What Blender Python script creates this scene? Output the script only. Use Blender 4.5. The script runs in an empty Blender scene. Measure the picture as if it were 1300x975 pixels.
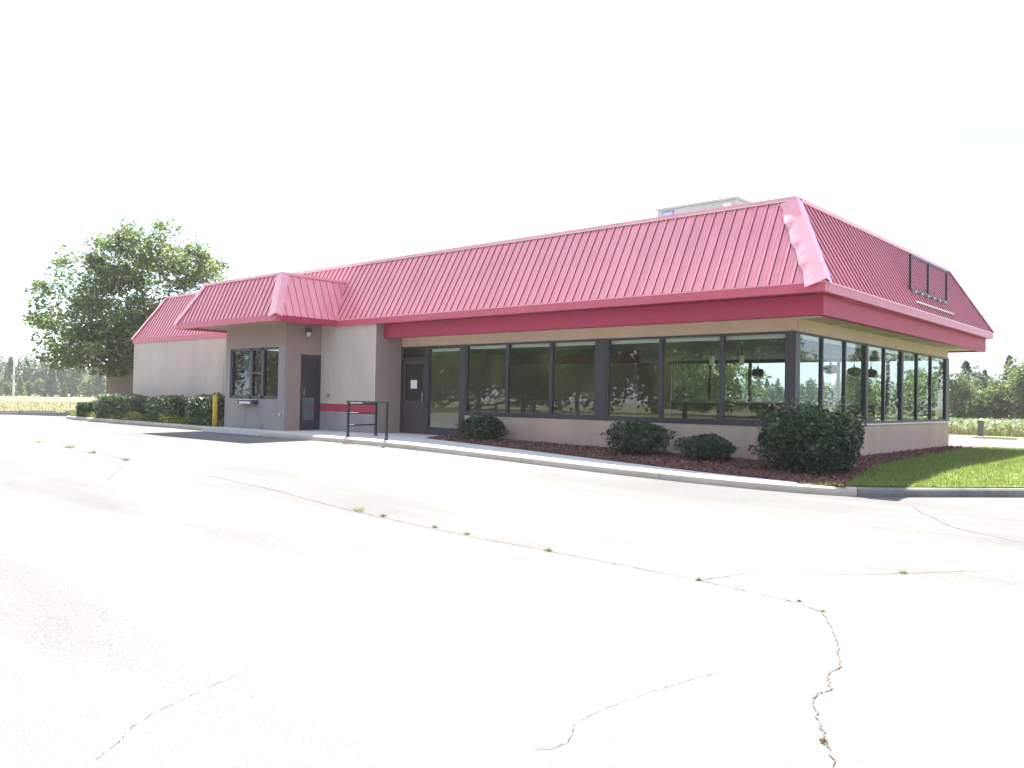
import bpy, math, random
import numpy as np
from mathutils import Vector, Matrix

random.seed(7)
rng = np.random.default_rng(7)
SC = bpy.context.scene
COL = SC.collection
R = math.radians

# ------------------------------------------------------------------ camera, sky, sun, exposure
cd = bpy.data.cameras.new('camera')
cam = bpy.data.objects.new('camera', cd); COL.objects.link(cam)
cd.sensor_width = 36.0; cd.lens = 36.0 * 1050.8 / 1300.0
cd.clip_start = 0.1; cd.clip_end = 6000
CP = Vector((6.5168, -15.5929, 1.0246))
RT = Vector((0.74818959, 0.66322823, 0.01845678))
UP = Vector((-0.00200111, -0.0255621, 0.99967123))
FW = Vector((-0.66348198, 0.74798054, 0.01779811))
cam.matrix_world = Matrix(((RT.x, UP.x, -FW.x, CP.x), (RT.y, UP.y, -FW.y, CP.y), (RT.z, UP.z, -FW.z, CP.z), (0, 0, 0, 1)))
SC.camera = cam

SUN_DIR = Vector((-0.485, 0.505, 1.0)).normalized()
sl = bpy.data.lights.new('sun', 'SUN'); sl.energy = 5.0; sl.angle = R(0.6); sl.color = (1.0, 0.95, 0.87)
so = bpy.data.objects.new('sun', sl); COL.objects.link(so)
so.rotation_euler = SUN_DIR.to_track_quat('Z', 'Y').to_euler(); so.location = SUN_DIR * 60

W = bpy.data.worlds.new('World'); SC.world = W; W.use_nodes = True
nt = W.node_tree; N = nt.nodes; L = nt.links; N.clear()
sky = N.new('ShaderNodeTexSky'); sky.sky_type = 'NISHITA'; sky.sun_disc = False
sky.sun_elevation = math.asin(SUN_DIR.z); sky.sun_rotation = math.atan2(SUN_DIR.x, SUN_DIR.y)
sky.air_density = 0.75; sky.dust_density = 0.8; sky.ozone_density = 1.0
tc = N.new('ShaderNodeTexCoord')
mp = N.new('ShaderNodeMapping'); mp.inputs['Scale'].default_value = (1.0, 1.0, 2.2); mp.inputs['Location'].default_value = (8.1, 2.9, 0.8)
nz = N.new('ShaderNodeTexNoise'); nz.inputs['Scale'].default_value = 1.7; nz.inputs['Detail'].default_value = 6; nz.inputs['Roughness'].default_value = 0.55
cr = N.new('ShaderNodeValToRGB'); cr.color_ramp.elements[0].position = 0.38; cr.color_ramp.elements[0].color = (0, 0, 0, 1)
cr.color_ramp.elements[1].position = 0.54; cr.color_ramp.elements[1].color = (1, 1, 1, 1)
mx = N.new('ShaderNodeMix'); mx.data_type = 'RGBA'
mx.inputs['B'].default_value = (4.5, 4.9, 5.9, 1)
bg = N.new('ShaderNodeBackground'); bg.inputs['Strength'].default_value = 0.08
wo = N.new('ShaderNodeOutputWorld')
L.new(tc.outputs['Generated'], mp.inputs['Vector']); L.new(mp.outputs['Vector'], nz.inputs['Vector'])
L.new(nz.outputs['Fac'], cr.inputs['Fac']); L.new(cr.outputs['Color'], mx.inputs['Factor'])
L.new(sky.outputs['Color'], mx.inputs['A']); L.new(mx.outputs['Result'], bg.inputs['Color'])
L.new(bg.outputs['Background'], wo.inputs['Surface'])

vs = SC.view_settings
vs.view_transform = 'Standard'; vs.look = 'None'; vs.exposure = 2.0; vs.gamma = 1.0; vs.use_curve_mapping = False
SC.cycles.use_denoising = True
SC.cycles.max_bounces = 10; SC.cycles.transparent_max_bounces = 16
SC.cycles.diffuse_bounces = 4; SC.cycles.glossy_bounces = 4
SC.cycles.sample_clamp_indirect = 8.0

# ------------------------------------------------------------------ materials
MATS = {}
def mat(name, col, rough=0.7, var=0.12, scale=3.0, bump=0.0, bscale=40.0, spec=0.5, metal=0.0, stretch=None, col2=None, detail=5, vary=0.0):
    m = bpy.data.materials.new(name); m.use_nodes = True
    t = m.node_tree; b = t.nodes['Principled BSDF']
    b.inputs['Roughness'].default_value = rough; b.inputs['Metallic'].default_value = metal
    b.inputs['Specular IOR Level'].default_value = spec
    co = t.nodes.new('ShaderNodeTexCoord'); mpn = t.nodes.new('ShaderNodeMapping')
    if stretch: mpn.inputs['Scale'].default_value = stretch
    if vary:
        oi = t.nodes.new('ShaderNodeObjectInfo'); ad = t.nodes.new('ShaderNodeVectorMath'); ad.operation = 'MULTIPLY_ADD'; ad.inputs[1].default_value = (37, 53, 71)
        t.links.new(oi.outputs['Random'], ad.inputs[0]); t.links.new(co.outputs['Object'], ad.inputs[2]); t.links.new(ad.outputs[0], mpn.inputs['Vector'])
    else: t.links.new(co.outputs['Object'], mpn.inputs['Vector'])
    n = t.nodes.new('ShaderNodeTexNoise'); n.inputs['Scale'].default_value = scale; n.inputs['Detail'].default_value = detail; n.inputs['Roughness'].default_value = 0.62
    t.links.new(mpn.outputs['Vector'], n.inputs['Vector'])
    r = t.nodes.new('ShaderNodeValToRGB')
    lo = [c * (1 - var) for c in col]; hi = [min(1, c * (1 + var)) for c in col]
    if col2: hi = list(col2)
    r.color_ramp.elements[0].position = 0.3; r.color_ramp.elements[1].position = 0.7
    r.color_ramp.elements[0].color = (*lo, 1); r.color_ramp.elements[1].color = (*hi, 1)
    t.links.new(n.outputs['Fac'], r.inputs['Fac']); t.links.new(r.outputs['Color'], b.inputs['Base Color'])
    if vary:
        mr = t.nodes.new('ShaderNodeMapRange'); mr.inputs['To Min'].default_value = 1 - vary; mr.inputs['To Max'].default_value = 1.0
        t.links.new(oi.outputs['Random'], mr.inputs['Value'])
        mm = t.nodes.new('ShaderNodeVectorMath'); mm.operation = 'SCALE'; t.links.new(r.outputs['Color'], mm.inputs[0]); t.links.new(mr.outputs['Result'], mm.inputs['Scale'])
        t.links.new(mm.outputs[0], b.inputs['Base Color'])
    if bump:
        n2 = t.nodes.new('ShaderNodeTexNoise'); n2.inputs['Scale'].default_value = bscale; n2.inputs['Detail'].default_value = 4
        t.links.new(mpn.outputs['Vector'], n2.inputs['Vector'])
        bp = t.nodes.new('ShaderNodeBump'); bp.inputs['Strength'].default_value = bump; bp.inputs['Distance'].default_value = 0.02
        t.links.new(n2.outputs['Fac'], bp.inputs['Height']); t.links.new(bp.outputs['Normal'], b.inputs['Normal'])
    MATS[name] = m
    return m

def leafmat(name, stops, trans=0.35, rough=0.45):
    m = bpy.data.materials.new(name); m.use_nodes = True
    t = m.node_tree; t.nodes.remove(t.nodes['Principled BSDF']); out = t.nodes['Material Output']
    g = t.nodes.new('ShaderNodeNewGeometry'); r = t.nodes.new('ShaderNodeValToRGB')
    e = r.color_ramp.elements
    while len(e) < len(stops): e.new(0.5)
    for i, c in enumerate(stops):
        e[i].position = i / (len(stops) - 1); e[i].color = (*c, 1)
    t.links.new(g.outputs['Random Per Island'], r.inputs['Fac'])
    d = t.nodes.new('ShaderNodeBsdfPrincipled'); d.inputs['Roughness'].default_value = rough
    t.links.new(r.outputs['Color'], d.inputs['Base Color'])
    tr = t.nodes.new('ShaderNodeBsdfTranslucent'); t.links.new(r.outputs['Color'], tr.inputs['Color'])
    mxs = t.nodes.new('ShaderNodeMixShader'); mxs.inputs[0].default_value = trans
    t.links.new(d.outputs[0], mxs.inputs[1]); t.links.new(tr.outputs[0], mxs.inputs[2]); t.links.new(mxs.outputs[0], out.inputs['Surface'])
    MATS[name] = m
    return m

def glassmat(name, tint):
    m = bpy.data.materials.new(name); m.use_nodes = True
    t = m.node_tree; t.nodes.remove(t.nodes['Principled BSDF']); out = t.nodes['Material Output']
    lw = t.nodes.new('ShaderNodeLayerWeight'); lw.inputs['Blend'].default_value = 0.5
    p = t.nodes.new('ShaderNodeMath'); p.operation = 'POWER'; p.inputs[1].default_value = 5.0
    k = t.nodes.new('ShaderNodeMath'); k.operation = 'MULTIPLY_ADD'; k.inputs[1].default_value = 0.42; k.inputs[2].default_value = 0.075
    t.links.new(lw.outputs['Facing'], p.inputs[0]); t.links.new(p.outputs[0], k.inputs[0])
    tb = t.nodes.new('ShaderNodeBsdfTransparent'); tb.inputs['Color'].default_value = (*tint, 1)
    gb = t.nodes.new('ShaderNodeBsdfGlossy'); gb.inputs['Roughness'].default_value = 0.0; gb.inputs['Color'].default_value = (.95, .97, 1, 1)
    mxs = t.nodes.new('ShaderNodeMixShader')
    t.links.new(k.outputs[0], mxs.inputs[0]); t.links.new(tb.outputs[0], mxs.inputs[1]); t.links.new(gb.outputs[0], mxs.inputs[2])
    t.links.new(mxs.outputs[0], out.inputs['Surface'])
    MATS[name] = m
    return m

def lotmat():
    m = mat('lot_concrete', (.194, .190, .183), rough=0.9, var=0.10, scale=0.35, bump=0.25, bscale=120.0, spec=0.25)
    t = m.node_tree; b = t.nodes['Principled BSDF']
    src = b.inputs['Base Color'].links[0].from_socket
    co = t.nodes.new('ShaderNodeTexCoord')
    n = t.nodes.new('ShaderNodeTexNoise'); n.inputs['Scale'].default_value = 80; n.inputs['Detail'].default_value = 6
    t.links.new(co.outputs['Object'], n.inputs['Vector'])
    r = t.nodes.new('ShaderNodeValToRGB'); r.color_ramp.elements[0].position = .36; r.color_ramp.elements[0].color = (.70, .69, .68, 1)
    r.color_ramp.elements[1].position = .60; r.color_ramp.elements[1].color = (1.06, 1.06, 1.06, 1)
    t.links.new(n.outputs['Fac'], r.inputs['Fac'])
    # long tyre-worn stains
    mp2 = t.nodes.new('ShaderNodeMapping'); mp2.inputs['Scale'].default_value = (0.10, 0.55, 1); mp2.inputs['Rotation'].default_value = (0, 0, R(-8))
    t.links.new(co.outputs['Object'], mp2.inputs['Vector'])
    n3 = t.nodes.new('ShaderNodeTexNoise'); n3.inputs['Scale'].default_value = 1.0; n3.inputs['Detail'].default_value = 7
    t.links.new(mp2.outputs['Vector'], n3.inputs['Vector'])
    r3 = t.nodes.new('ShaderNodeValToRGB'); r3.color_ramp.elements[0].position = .38; r3.color_ramp.elements[0].color = (.69, .70, .725, 1)
    r3.color_ramp.elements[1].position = .56; r3.color_ramp.elements[1].color = (1, 1, 1, 1)
    t.links.new(n3.outputs['Fac'], r3.inputs['Fac'])
    def mul(a, bb):
        q = t.nodes.new('ShaderNodeMix'); q.data_type = 'RGBA'; q.blend_type = 'MULTIPLY'; q.inputs['Factor'].default_value = 1.0
        t.links.new(a, q.inputs['A']); t.links.new(bb, q.inputs['B']); return q.outputs['Result']
    t.links.new(mul(mul(src, r.outputs['Color']), r3.outputs['Color']), b.inputs['Base Color'])
    return m

def ceilmat():
    m = mat('ceiling_tile', (.42, .41, .38), rough=0.9, var=0.06)
    t = m.node_tree; b = t.nodes['Principled BSDF']
    co = t.nodes.new('ShaderNodeTexCoord')
    br = t.nodes.new('ShaderNodeTexBrick'); br.offset = 0.0; br.inputs['Scale'].default_value = 1.0
    br.inputs['Brick Width'].default_value = 1.22; br.inputs['Row Height'].default_value = 0.61
    br.inputs['Mortar Size'].default_value = 0.02; br.inputs['Color1'].default_value = (.30, .295, .27, 1)
    br.inputs['Color2'].default_value = (.26, .255, .235, 1); br.inputs['Mortar'].default_value = (.10, .097, .09, 1)
    t.links.new(co.outputs['Object'], br.inputs['Vector']); t.links.new(br.outputs['Color'], b.inputs['Base Color'])
    return m

lotmat(); ceilmat()
def coat(name, w, r):
    b = MATS[name].node_tree.nodes['Principled BSDF']; b.inputs['Coat Weight'].default_value = w; b.inputs['Coat Roughness'].default_value = r
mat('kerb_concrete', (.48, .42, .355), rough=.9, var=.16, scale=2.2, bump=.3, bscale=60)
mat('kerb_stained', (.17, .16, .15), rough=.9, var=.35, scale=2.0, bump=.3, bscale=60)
mat('walk_concrete', (.58, .58, .57), rough=.9, var=.10, scale=1.5, bump=.25, bscale=80)
mat('crack', (.125, .105, .095), rough=1, var=.4, scale=9)
mat('stucco_beige', (.55, .475, .415), rough=.92, var=.09, scale=1.4, stretch=(1, 1, .35), bump=.35, bscale=160, spec=.2)
mat('stucco_tan', (.66, .50, .38), rough=.92, var=.07, scale=1.4, stretch=(1, 1, .4), bump=.35, bscale=160, spec=.2)
mat('stucco_shaded', (.33, .25, .215), rough=.92, var=.06, scale=.9, bump=.35, bscale=160, spec=.2)  # shaded copy of the wall stucco, shade painted into the colour
mat('stucco_brown', (.50, .385, .305), rough=.92, var=.10, scale=1.6, stretch=(1, 1, .35), bump=.35, bscale=160, spec=.2)
mat('paint_grey', (.31, .285, .28), rough=.85, var=.14, scale=1.6, stretch=(1, 1, .3), bump=.25, bscale=160, spec=.2)
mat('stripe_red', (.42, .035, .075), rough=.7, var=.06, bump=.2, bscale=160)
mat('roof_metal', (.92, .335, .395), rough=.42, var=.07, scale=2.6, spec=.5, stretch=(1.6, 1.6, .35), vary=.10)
mat('roof_seam_shade', (.34, .06, .09), rough=.45, var=.08, spec=.5)  # deep red with the shade of the rib sides painted in
mat('roof_flashing', (.86, .35, .41), rough=.42, var=.12, scale=2.5, spec=.6)
for nm in ('roof_metal', 'roof_flashing'): coat(nm, .7, .14)
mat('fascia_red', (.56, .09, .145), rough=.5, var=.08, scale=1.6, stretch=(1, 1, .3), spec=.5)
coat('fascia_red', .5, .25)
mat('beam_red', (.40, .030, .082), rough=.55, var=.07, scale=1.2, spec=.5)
mat('soffit_tan', (.50, .40, .28), rough=.9, var=.05)
mat('trim_white', (.70, .69, .66), rough=.6, var=.05)
mat('frame_dark', (.038, .035, .045), rough=.42, var=.1, spec=.5)
mat('door_dark', (.075, .048, .045), rough=.55, var=.12)
mat('interior_floor', (.16, .10, .07), rough=.5, var=.2, scale=2)
mat('interior_wall', (.36, .31, .19), rough=.85, var=.05)
mat('interior_red', (.25, .04, .035), rough=.7)
mat('interior_dark', (.06, .05, .045), rough=.6, var=.2)
mat('counter', (.30, .27, .22), rough=.4, var=.1)
mat('blind_white', (.75, .75, .73), rough=.7, var=.04)
mat('unit_grey', (.42, .47, .45), rough=.55, var=.05, spec=.4)
mat('plate_blue', (.12, .22, .50), rough=.4, var=.05)
mat('plate_white', (.75, .76, .76), rough=.4, var=.03)
mat('black_metal', (.022, .022, .026), rough=.4, var=.1)
mat('bollard_yellow', (.62, .42, .03), rough=.5, var=.12, scale=5)
mat('steel', (.50, .50, .50), rough=.3, var=.05, metal=.9)
mat('paper', (.78, .80, .82), rough=.8, var=.02)
mat('roof_deck', (.45, .44, .42), rough=.9)
mat('lamp_glass', (.68, .66, .60), rough=.35, var=.05)
mat('lamp_dark', (.07, .05, .04), rough=.5)
mat('bark', (.13, .105, .085), rough=.95, var=.35, scale=6, bump=.8, bscale=18)
mat('mulch_base', (.11, .045, .035), rough=1, var=.5, scale=25, bump=.8, bscale=45)
mat('soil', (.10, .08, .055), rough=1, var=.4, scale=8, bump=.5)
mat('lawn', (.13, .20, .04), rough=1, var=.35, scale=4, bump=.5, bscale=30)
mat('field_grass', (.115, .13, .045), rough=1, var=.30, scale=.05, bump=.6, bscale=6, col2=(.20, .18, .08), detail=9)
mat('enclosure_wall', (.26, .195, .165), rough=.9, var=.08, bump=.3, bscale=60)
mat('wood_grey', (.13, .12, .12), rough=.9, var=.2, scale=8, stretch=(1, 1, .1))
glassmat('glass', (.90, .945, .925))
glassmat('glass_dark', (.62, .66, .66))
leafmat('leaf_tree', [(.085, .13, .05), (.13, .185, .06), (.18, .245, .08), (.27, .33, .11)], .58)
leafmat('leaf_shrub', [(.016, .04, .02), (.025, .055, .026), (.045, .08, .03), (.12, .17, .06)], .15, .4)
leafmat('leaf_hedge', [(.04, .08, .03), (.08, .13, .05), (.15, .21, .09), (.30, .36, .20)], .25, .4)
leafmat('leaf_yellow', [(.28, .27, .06), (.42, .39, .09), (.52, .48, .15), (.20, .24, .05)], .3, .5)
leafmat('leaf_far', [(.06, .10, .06), (.08, .125, .07), (.11, .155, .08), (.14, .18, .095)], .45, .6)
leafmat('leaf_bright', [(.08, .13, .04), (.12, .18, .05), (.17, .23, .07), (.24, .29, .10)], .5, .5)
leafmat('leaf_pine', [(.04, .075, .045), (.055, .095, .05), (.075, .12, .06), (.10, .145, .07)], .35, .6)
leafmat('leaf_crop', [(.11, .17, .06), (.15, .21, .08), (.20, .25, .11), (.22, .22, .10)], .35, .5)
leafmat('grass_blade', [(.10, .16, .03), (.16, .22, .04), (.23, .28, .06), (.34, .34, .11)], .45, .5)
leafmat('dry_blade', [(.12, .13, .045), (.17, .16, .06), (.22, .19, .085), (.10, .13, .035)], .3, .6)
leafmat('mulch_chip', [(.085, .028, .022), (.14, .05, .04), (.19, .08, .062), (.30, .19, .15)], .0, .9)

# ------------------------------------------------------------------ helpers
def tag(o, label=None, cat=None, group=None, kind=None):
    if label: o['label'] = label
    if cat: o['category'] = cat
    if group: o['group'] = group
    if kind: o['kind'] = kind
    return o

def empty(name, loc=(0, 0, 0), label=None, cat=None, group=None, kind=None):
    o = bpy.data.objects.new(name, None); COL.objects.link(o); o.location = loc
    o.empty_display_size = 0.2
    return tag(o, label, cat, group, kind)

def link_mesh(name, me, m, parent=None, loc=None):
    o = bpy.data.objects.new(name, me); COL.objects.link(o)
    if m and not me.materials: me.materials.append(MATS[m])
    if parent is not None: o.parent = parent
    if loc is not None: o.location = loc
    return o

class MB:
    def __init__(s, off=(0, 0, 0)): s.v = []; s.f = []; s.off = off
    def add(s, vs_, fs_):
        b = len(s.v); ox, oy, oz = s.off
        s.v += [(x - ox, y - oy, z - oz) for x, y, z in vs_]; s.f += [tuple(i + b for i in f) for f in fs_]; return s
    def box(s, x0, x1, y0, y1, z0, z1):
        return s.add([(x0, y0, z0), (x1, y0, z0), (x1, y1, z0), (x0, y1, z0), (x0, y0, z1), (x1, y0, z1), (x1, y1, z1), (x0, y1, z1)],
                     [(0, 3, 2, 1), (4, 5, 6, 7), (0, 1, 5, 4), (1, 2, 6, 5), (2, 3, 7, 6), (3, 0, 4, 7)])
    def cbox(s, x0, x1, y0, y1, z0, z1, c=0.01):
        # box with chamfered vertical and top edges
        P = [(x0 + c, y0), (x1 - c, y0), (x1, y0 + c), (x1, y1 - c), (x1 - c, y1), (x0 + c, y1), (x0, y1 - c), (x0, y0 + c)]
        Q = [(min(max(x, x0 + c), x1 - c), min(max(y, y0 + c), y1 - c)) for x, y in P]
        vv = [(x, y, z0) for x, y in P] + [(x, y, z1 - c) for x, y in P] + [(x, y, z1) for x, y in Q]
        ff = [tuple(range(7, -1, -1)), tuple(range(16, 24))]
        for k in (0, 8):
            for i in range(8): j = (i + 1) % 8; ff.append((k + i, k + j, k + 8 + j, k + 8 + i))
        return s.add(vv, ff)
    def prism(s, poly, z0, z1):
        # poly: list of (x,y) ccw ; z0,z1 floats or functions
        n = len(poly); f0 = z0 if callable(z0) else (lambda x, y: z0); f1 = z1 if callable(z1) else (lambda x, y: z1)
        return s.add([(x, y, f0(x, y)) for x, y in poly] + [(x, y, f1(x, y)) for x, y in poly],
                     [tuple(range(n - 1, -1, -1)), tuple(range(n, 2 * n))] + [(i, (i + 1) % n, n + (i + 1) % n, n + i) for i in range(n)])
    def solid(s, poly3, d):
        # extrude planar 3d polygon by vector d
        n = len(poly3); d = Vector(d)
        top = [tuple(Vector(p) + d) for p in poly3]
        return s.add(list(map(tuple, poly3)) + top, [tuple(range(n - 1, -1, -1)), tuple(range(n, 2 * n))] + [(i, (i + 1) % n, n + (i + 1) % n, n + i) for i in range(n)])
    def tube(s, pts, r, n=8, cap=True):
        pts = [Vector(p) for p in pts]; rr = r if isinstance(r, (list, tuple)) else [r] * len(pts)
        rings = []
        for i, p in enumerate(pts):
            d = (pts[min(i + 1, len(pts) - 1)] - pts[max(i - 1, 0)]).normalized()
            a = d.orthogonal().normalized() if i == 0 else (prev - d * prev.dot(d)).normalized()
            prev = a; b = d.cross(a)
            rings.append([tuple(p + (a * math.cos(t) + b * math.sin(t)) * rr[i]) for t in [2 * math.pi * k / n for k in range(n)]])
        vv = [v for ring in rings for v in ring]; ff = []
        for i in range(len(pts) - 1):
            for k in range(n):
                j = (k + 1) % n; ff.append((i * n + k, i * n + j, (i + 1) * n + j, (i + 1) * n + k))
        if cap: ff += [tuple(range(n - 1, -1, -1)), tuple(range((len(pts) - 1) * n, len(pts) * n))]
        return s.add(vv, ff)
    def lathe(s, c, prof, n=16):
        vv = []; ff = []
        for r, z in prof:
            vv += [(c[0] + r * math.cos(2 * math.pi * k / n), c[1] + r * math.sin(2 * math.pi * k / n), c[2] + z) for k in range(n)]
        for i in range(len(prof) - 1):
            for k in range(n):
                j = (k + 1) % n; ff.append((i * n + k, i * n + j, (i + 1) * n + j, (i + 1) * n + k))
        ff += [tuple(range(n - 1, -1, -1)), tuple(range((len(prof) - 1) * n, len(prof) * n))]
        return s.add(vv, ff)
    def build(s, name, m, parent=None, smooth=False):
        me = bpy.data.meshes.new(name); me.from_pydata(s.v, [], s.f); me.update()
        if smooth: me.polygons.foreach_set('use_smooth', [True] * len(me.polygons))
        o = link_mesh(name, me, m, parent)
        o.location = s.off if parent is None else s.off
        return o

def npmesh(name, V, F):
    me = bpy.data.meshes.new(name)
    k = F.shape[1]
    me.vertices.add(len(V)); me.vertices.foreach_set('co', np.ascontiguousarray(V, dtype=np.float32).ravel())
    me.loops.add(F.size); me.loops.foreach_set('vertex_index', np.ascontiguousarray(F, dtype=np.int32).ravel())
    me.polygons.add(len(F)); me.polygons.foreach_set('loop_start', np.arange(0, F.size, k, dtype=np.int32))
    me.polygons.foreach_set('loop_total', np.full(len(F), k, dtype=np.int32))
    me.update(); me.validate()
    return me

def leaves(C, size, aspect=0.5, up=0.35, g=rng, svar=0.35):
    """diamond leaf quads at centres C; 'up' biases normals upward"""
    n = len(C)
    nn = g.normal(size=(n, 3)); nn[:, 2] = np.abs(nn[:, 2]) + up; nn /= np.linalg.norm(nn, axis=1, keepdims=True)
    a = g.normal(size=(n, 3)); a -= nn * np.sum(a * nn, 1, keepdims=True); a /= np.linalg.norm(a, axis=1, keepdims=True)
    b = np.cross(nn, a)
    s = size * (1 + svar * g.normal(size=(n, 1))).clip(.45, 1.9)
    bend = nn * s * 0.12
    V = np.stack([C - a * s * .5, C + b * s * aspect * .5 - bend, C + a * s * .5, C - b * s * aspect * .5 - bend], 1).reshape(-1, 3)
    F = np.arange(n * 4).reshape(-1, 4)
    return V, F

def sph(n, g=rng):
    d = g.normal(size=(n, 3)); d /= np.linalg.norm(d, axis=1, keepdims=True)
    return d * g.random((n, 1)) ** (1 / 3)

def blades(P, h, w, g=rng, lean=.35):
    n = len(P); a = g.random(n) * 2 * np.pi; hh = h * (.5 + g.random(n)); l = g.normal(size=(n, 2)) * lean * hh[:, None]
    dx = np.stack([np.cos(a), np.sin(a), np.zeros(n)], 1) * w * .5
    tip = P + np.concatenate([l, hh[:, None]], 1)
    V = np.stack([P - dx, P + dx, tip], 1).reshape(-1, 3)
    return V, np.arange(n * 3).reshape(-1, 3)

def px(x, y, depth):
    """a direction through the picture, used to place far trees at their own depth"""
    return CP + (FW + RT * ((x - 650) / 1050.8) - UP * ((y - 487.5) / 1050.8)) * depth
def smooth(t): t = min(1, max(0, t)); return t * t * (3 - 2 * t)

# ------------------------------------------------------------------ heights of the ground
def lot(x, y=0): return -0.15 - 0.21 * smooth((x + 10) / 11) - 0.015 * min(4, max(0, -y - 3))
def kerb_top(x, y=0): return lot(x) + 0.13
def wall_line(x):
    return 0.0 if x < -8.6 else max(-0.14, -0.02 - 0.013 * (x + 8.6))
def walk(x, y):
    t = min(1, max(0, -y / 3.0)); return wall_line(x) * (1 - t) + kerb_top(x) * t

# ------------------------------------------------------------------ ground sheets
def sheet(name, xs, ys, zf, m):
    V = [(x, y, zf(x, y)) for y in ys for x in xs]; nx = len(xs)
    F = [(j * nx + i, j * nx + i + 1, (j + 1) * nx + i + 1, (j + 1) * nx + i) for j in range(len(ys) - 1) for i in range(nx - 1)]
    return MB().add(V, F).build(name, m)
g0 = sheet('ground', [-600, -300, -120, -60, -42, -30, 0, 30, 60, 120, 300, 600], [-600, -300, -120, -60, -35, 0, 25, 40, 70, 120, 300, 600],
           lambda x, y: -0.47 if -60 < x < 60 else -0.55, 'field_grass'); tag(g0, kind='structure')
lotxs = [-40.5, -30, -20, -15] + [x * .5 for x in range(-24, 6)] + [5, 10, 20, 41]
lo_ = sheet('parking_lot', lotxs, [-34, -20, -10, -7, -5, -3, 0, 5, 12, 20, 27.5], lambda x, y: lot(x, y), 'lot_concrete'); tag(lo_, kind='structure')

# cracks in the concrete: jagged thin strips
def crack(pts, w, seed):
    g = random.Random(seed); P = []
    q = [pts[0]] + list(pts) + [pts[-1]]; sm = []
    for i in range(1, len(q) - 2):
        for k in range(4):
            t = k / 4; sm.append(tuple(.5 * (2 * q[i][c] + (q[i + 1][c] - q[i - 1][c]) * t + (2 * q[i - 1][c] - 5 * q[i][c] + 4 * q[i + 1][c] - q[i + 2][c]) * t * t + (3 * q[i][c] - q[i - 1][c] - 3 * q[i + 1][c] + q[i + 2][c]) * t ** 3) for c in (0, 1)))
    pts = sm + [pts[-1]]
    for (a, b) in zip(pts[:-1], pts[1:]):
        n = max(2, int(math.dist(a, b) / 0.05))
        for k in range(n):
            t = k / n; j = .008
            P.append((a[0] + (b[0] - a[0]) * t + g.uniform(-j, j), a[1] + (b[1] - a[1]) * t + g.uniform(-j, j)))
    P.append(pts[-1]); mb = MB(); V = []; F = []
    for i, p in enumerate(P):
        q = P[min(i + 1, len(P) - 1)]; r = P[max(0, i - 1)]
        d = Vector((q[0] - r[0], q[1] - r[1])); d = d.normalized() if d.length > 0 else Vector((1, 0)); n_ = Vector((-d.y, d.x)) * w * g.uniform(.45, 1.25) * .5
        z = lot(p[0], p[1]) + .006
        V += [(p[0] - n_.x, p[1] - n_.y, z), (p[0] + n_.x, p[1] + n_.y, z)]
        if i: F.append((2 * i - 2, 2 * i, 2 * i + 1, 2 * i - 1))
    return mb.add(V, F).build('crack', 'crack', lo_)
crack([(-14, -8.5), (-9, -8.9), (-4.19, -8.99), (-3.04, -9.1), (-1.66, -9.24), (0.38, -9.38), (1.54, -9.42), (3.2, -9.53), (3.74, -9.62), (4.08, -9.68)], .014, 1)
crack([(4.08, -9.68), (4.32, -9.84), (4.47, -10.1), (4.6, -10.36), (4.69, -10.55), (4.75, -10.72), (4.85, -10.95), (4.85, -11.13), (4.94, -11.34), (4.92, -11.48), (5.03, -11.75), (5.14, -11.93), (5.16, -12.02), (5.27, -12.18), (5.6, -13)], .010, 2)
crack([(3.2, -9.53), (3.41, -8.92), (3.91, -8.48), (4.31, -7.97), (4.69, -7.43), (5.05, -7.05), (6.2, -5.6)], .011, 3)
crack([(4.33, -12.94), (4.38, -12.8), (4.27, -12.56), (4.28, -12.24), (4.32, -11.94), (4.4, -11.5)], .005, 4)
crack([(3.14, -14.21), (3.03, -14.06), (2.93, -13.98), (2.82, -13.78), (2.74, -13.58), (2.6, -13.2)], .004, 5)
crack([(3.07, -3.28), (3.3, -3.8), (3.57, -4.22), (4.01, -4.91), (4.9, -5.5)], .013, 6)
crack([(-22, -7.5), (-14.67, -8.38), (-12.39, -8.56), (-10.53, -8.81), (-8.62, -9.0), (-6, -10.4)], .016, 7)

# ------------------------------------------------------------------ sidewalk slabs and kerb
sw = empty('sidewalk', (-8, -1.5, 0), kind='structure')
def child_local(o, parent):
    o.parent = parent; o.location = Vector(o.location) - parent.location; return o
def inner(x):
    if x <= -14.13: return -2.19
    if x <= -11.58: return -0.94
    if x <= -8.98: return -0.02
    return -1.38 - 1.42 * (x + 8.9) / 10.9
cuts = [-17.45, -15.8, -14.13, -12.85, -11.58, -10.3, -8.98, -7.55, -5.1, -2.6, -0.75, 1.2]
for a, b in zip(cuts[:-1], cuts[1:]):
    e = .008
    ya, yb = inner(a + .01), inner(b - .01)
    poly = [(a + e, -2.845), (b - e, -2.845), (b - e, yb), (a + e, ya)]
    child_local(MB().prism(poly, lambda x, y: walk(x, y) - .14, lambda x, y: walk(x, y)).build('slab', 'walk_concrete'), sw)

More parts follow.
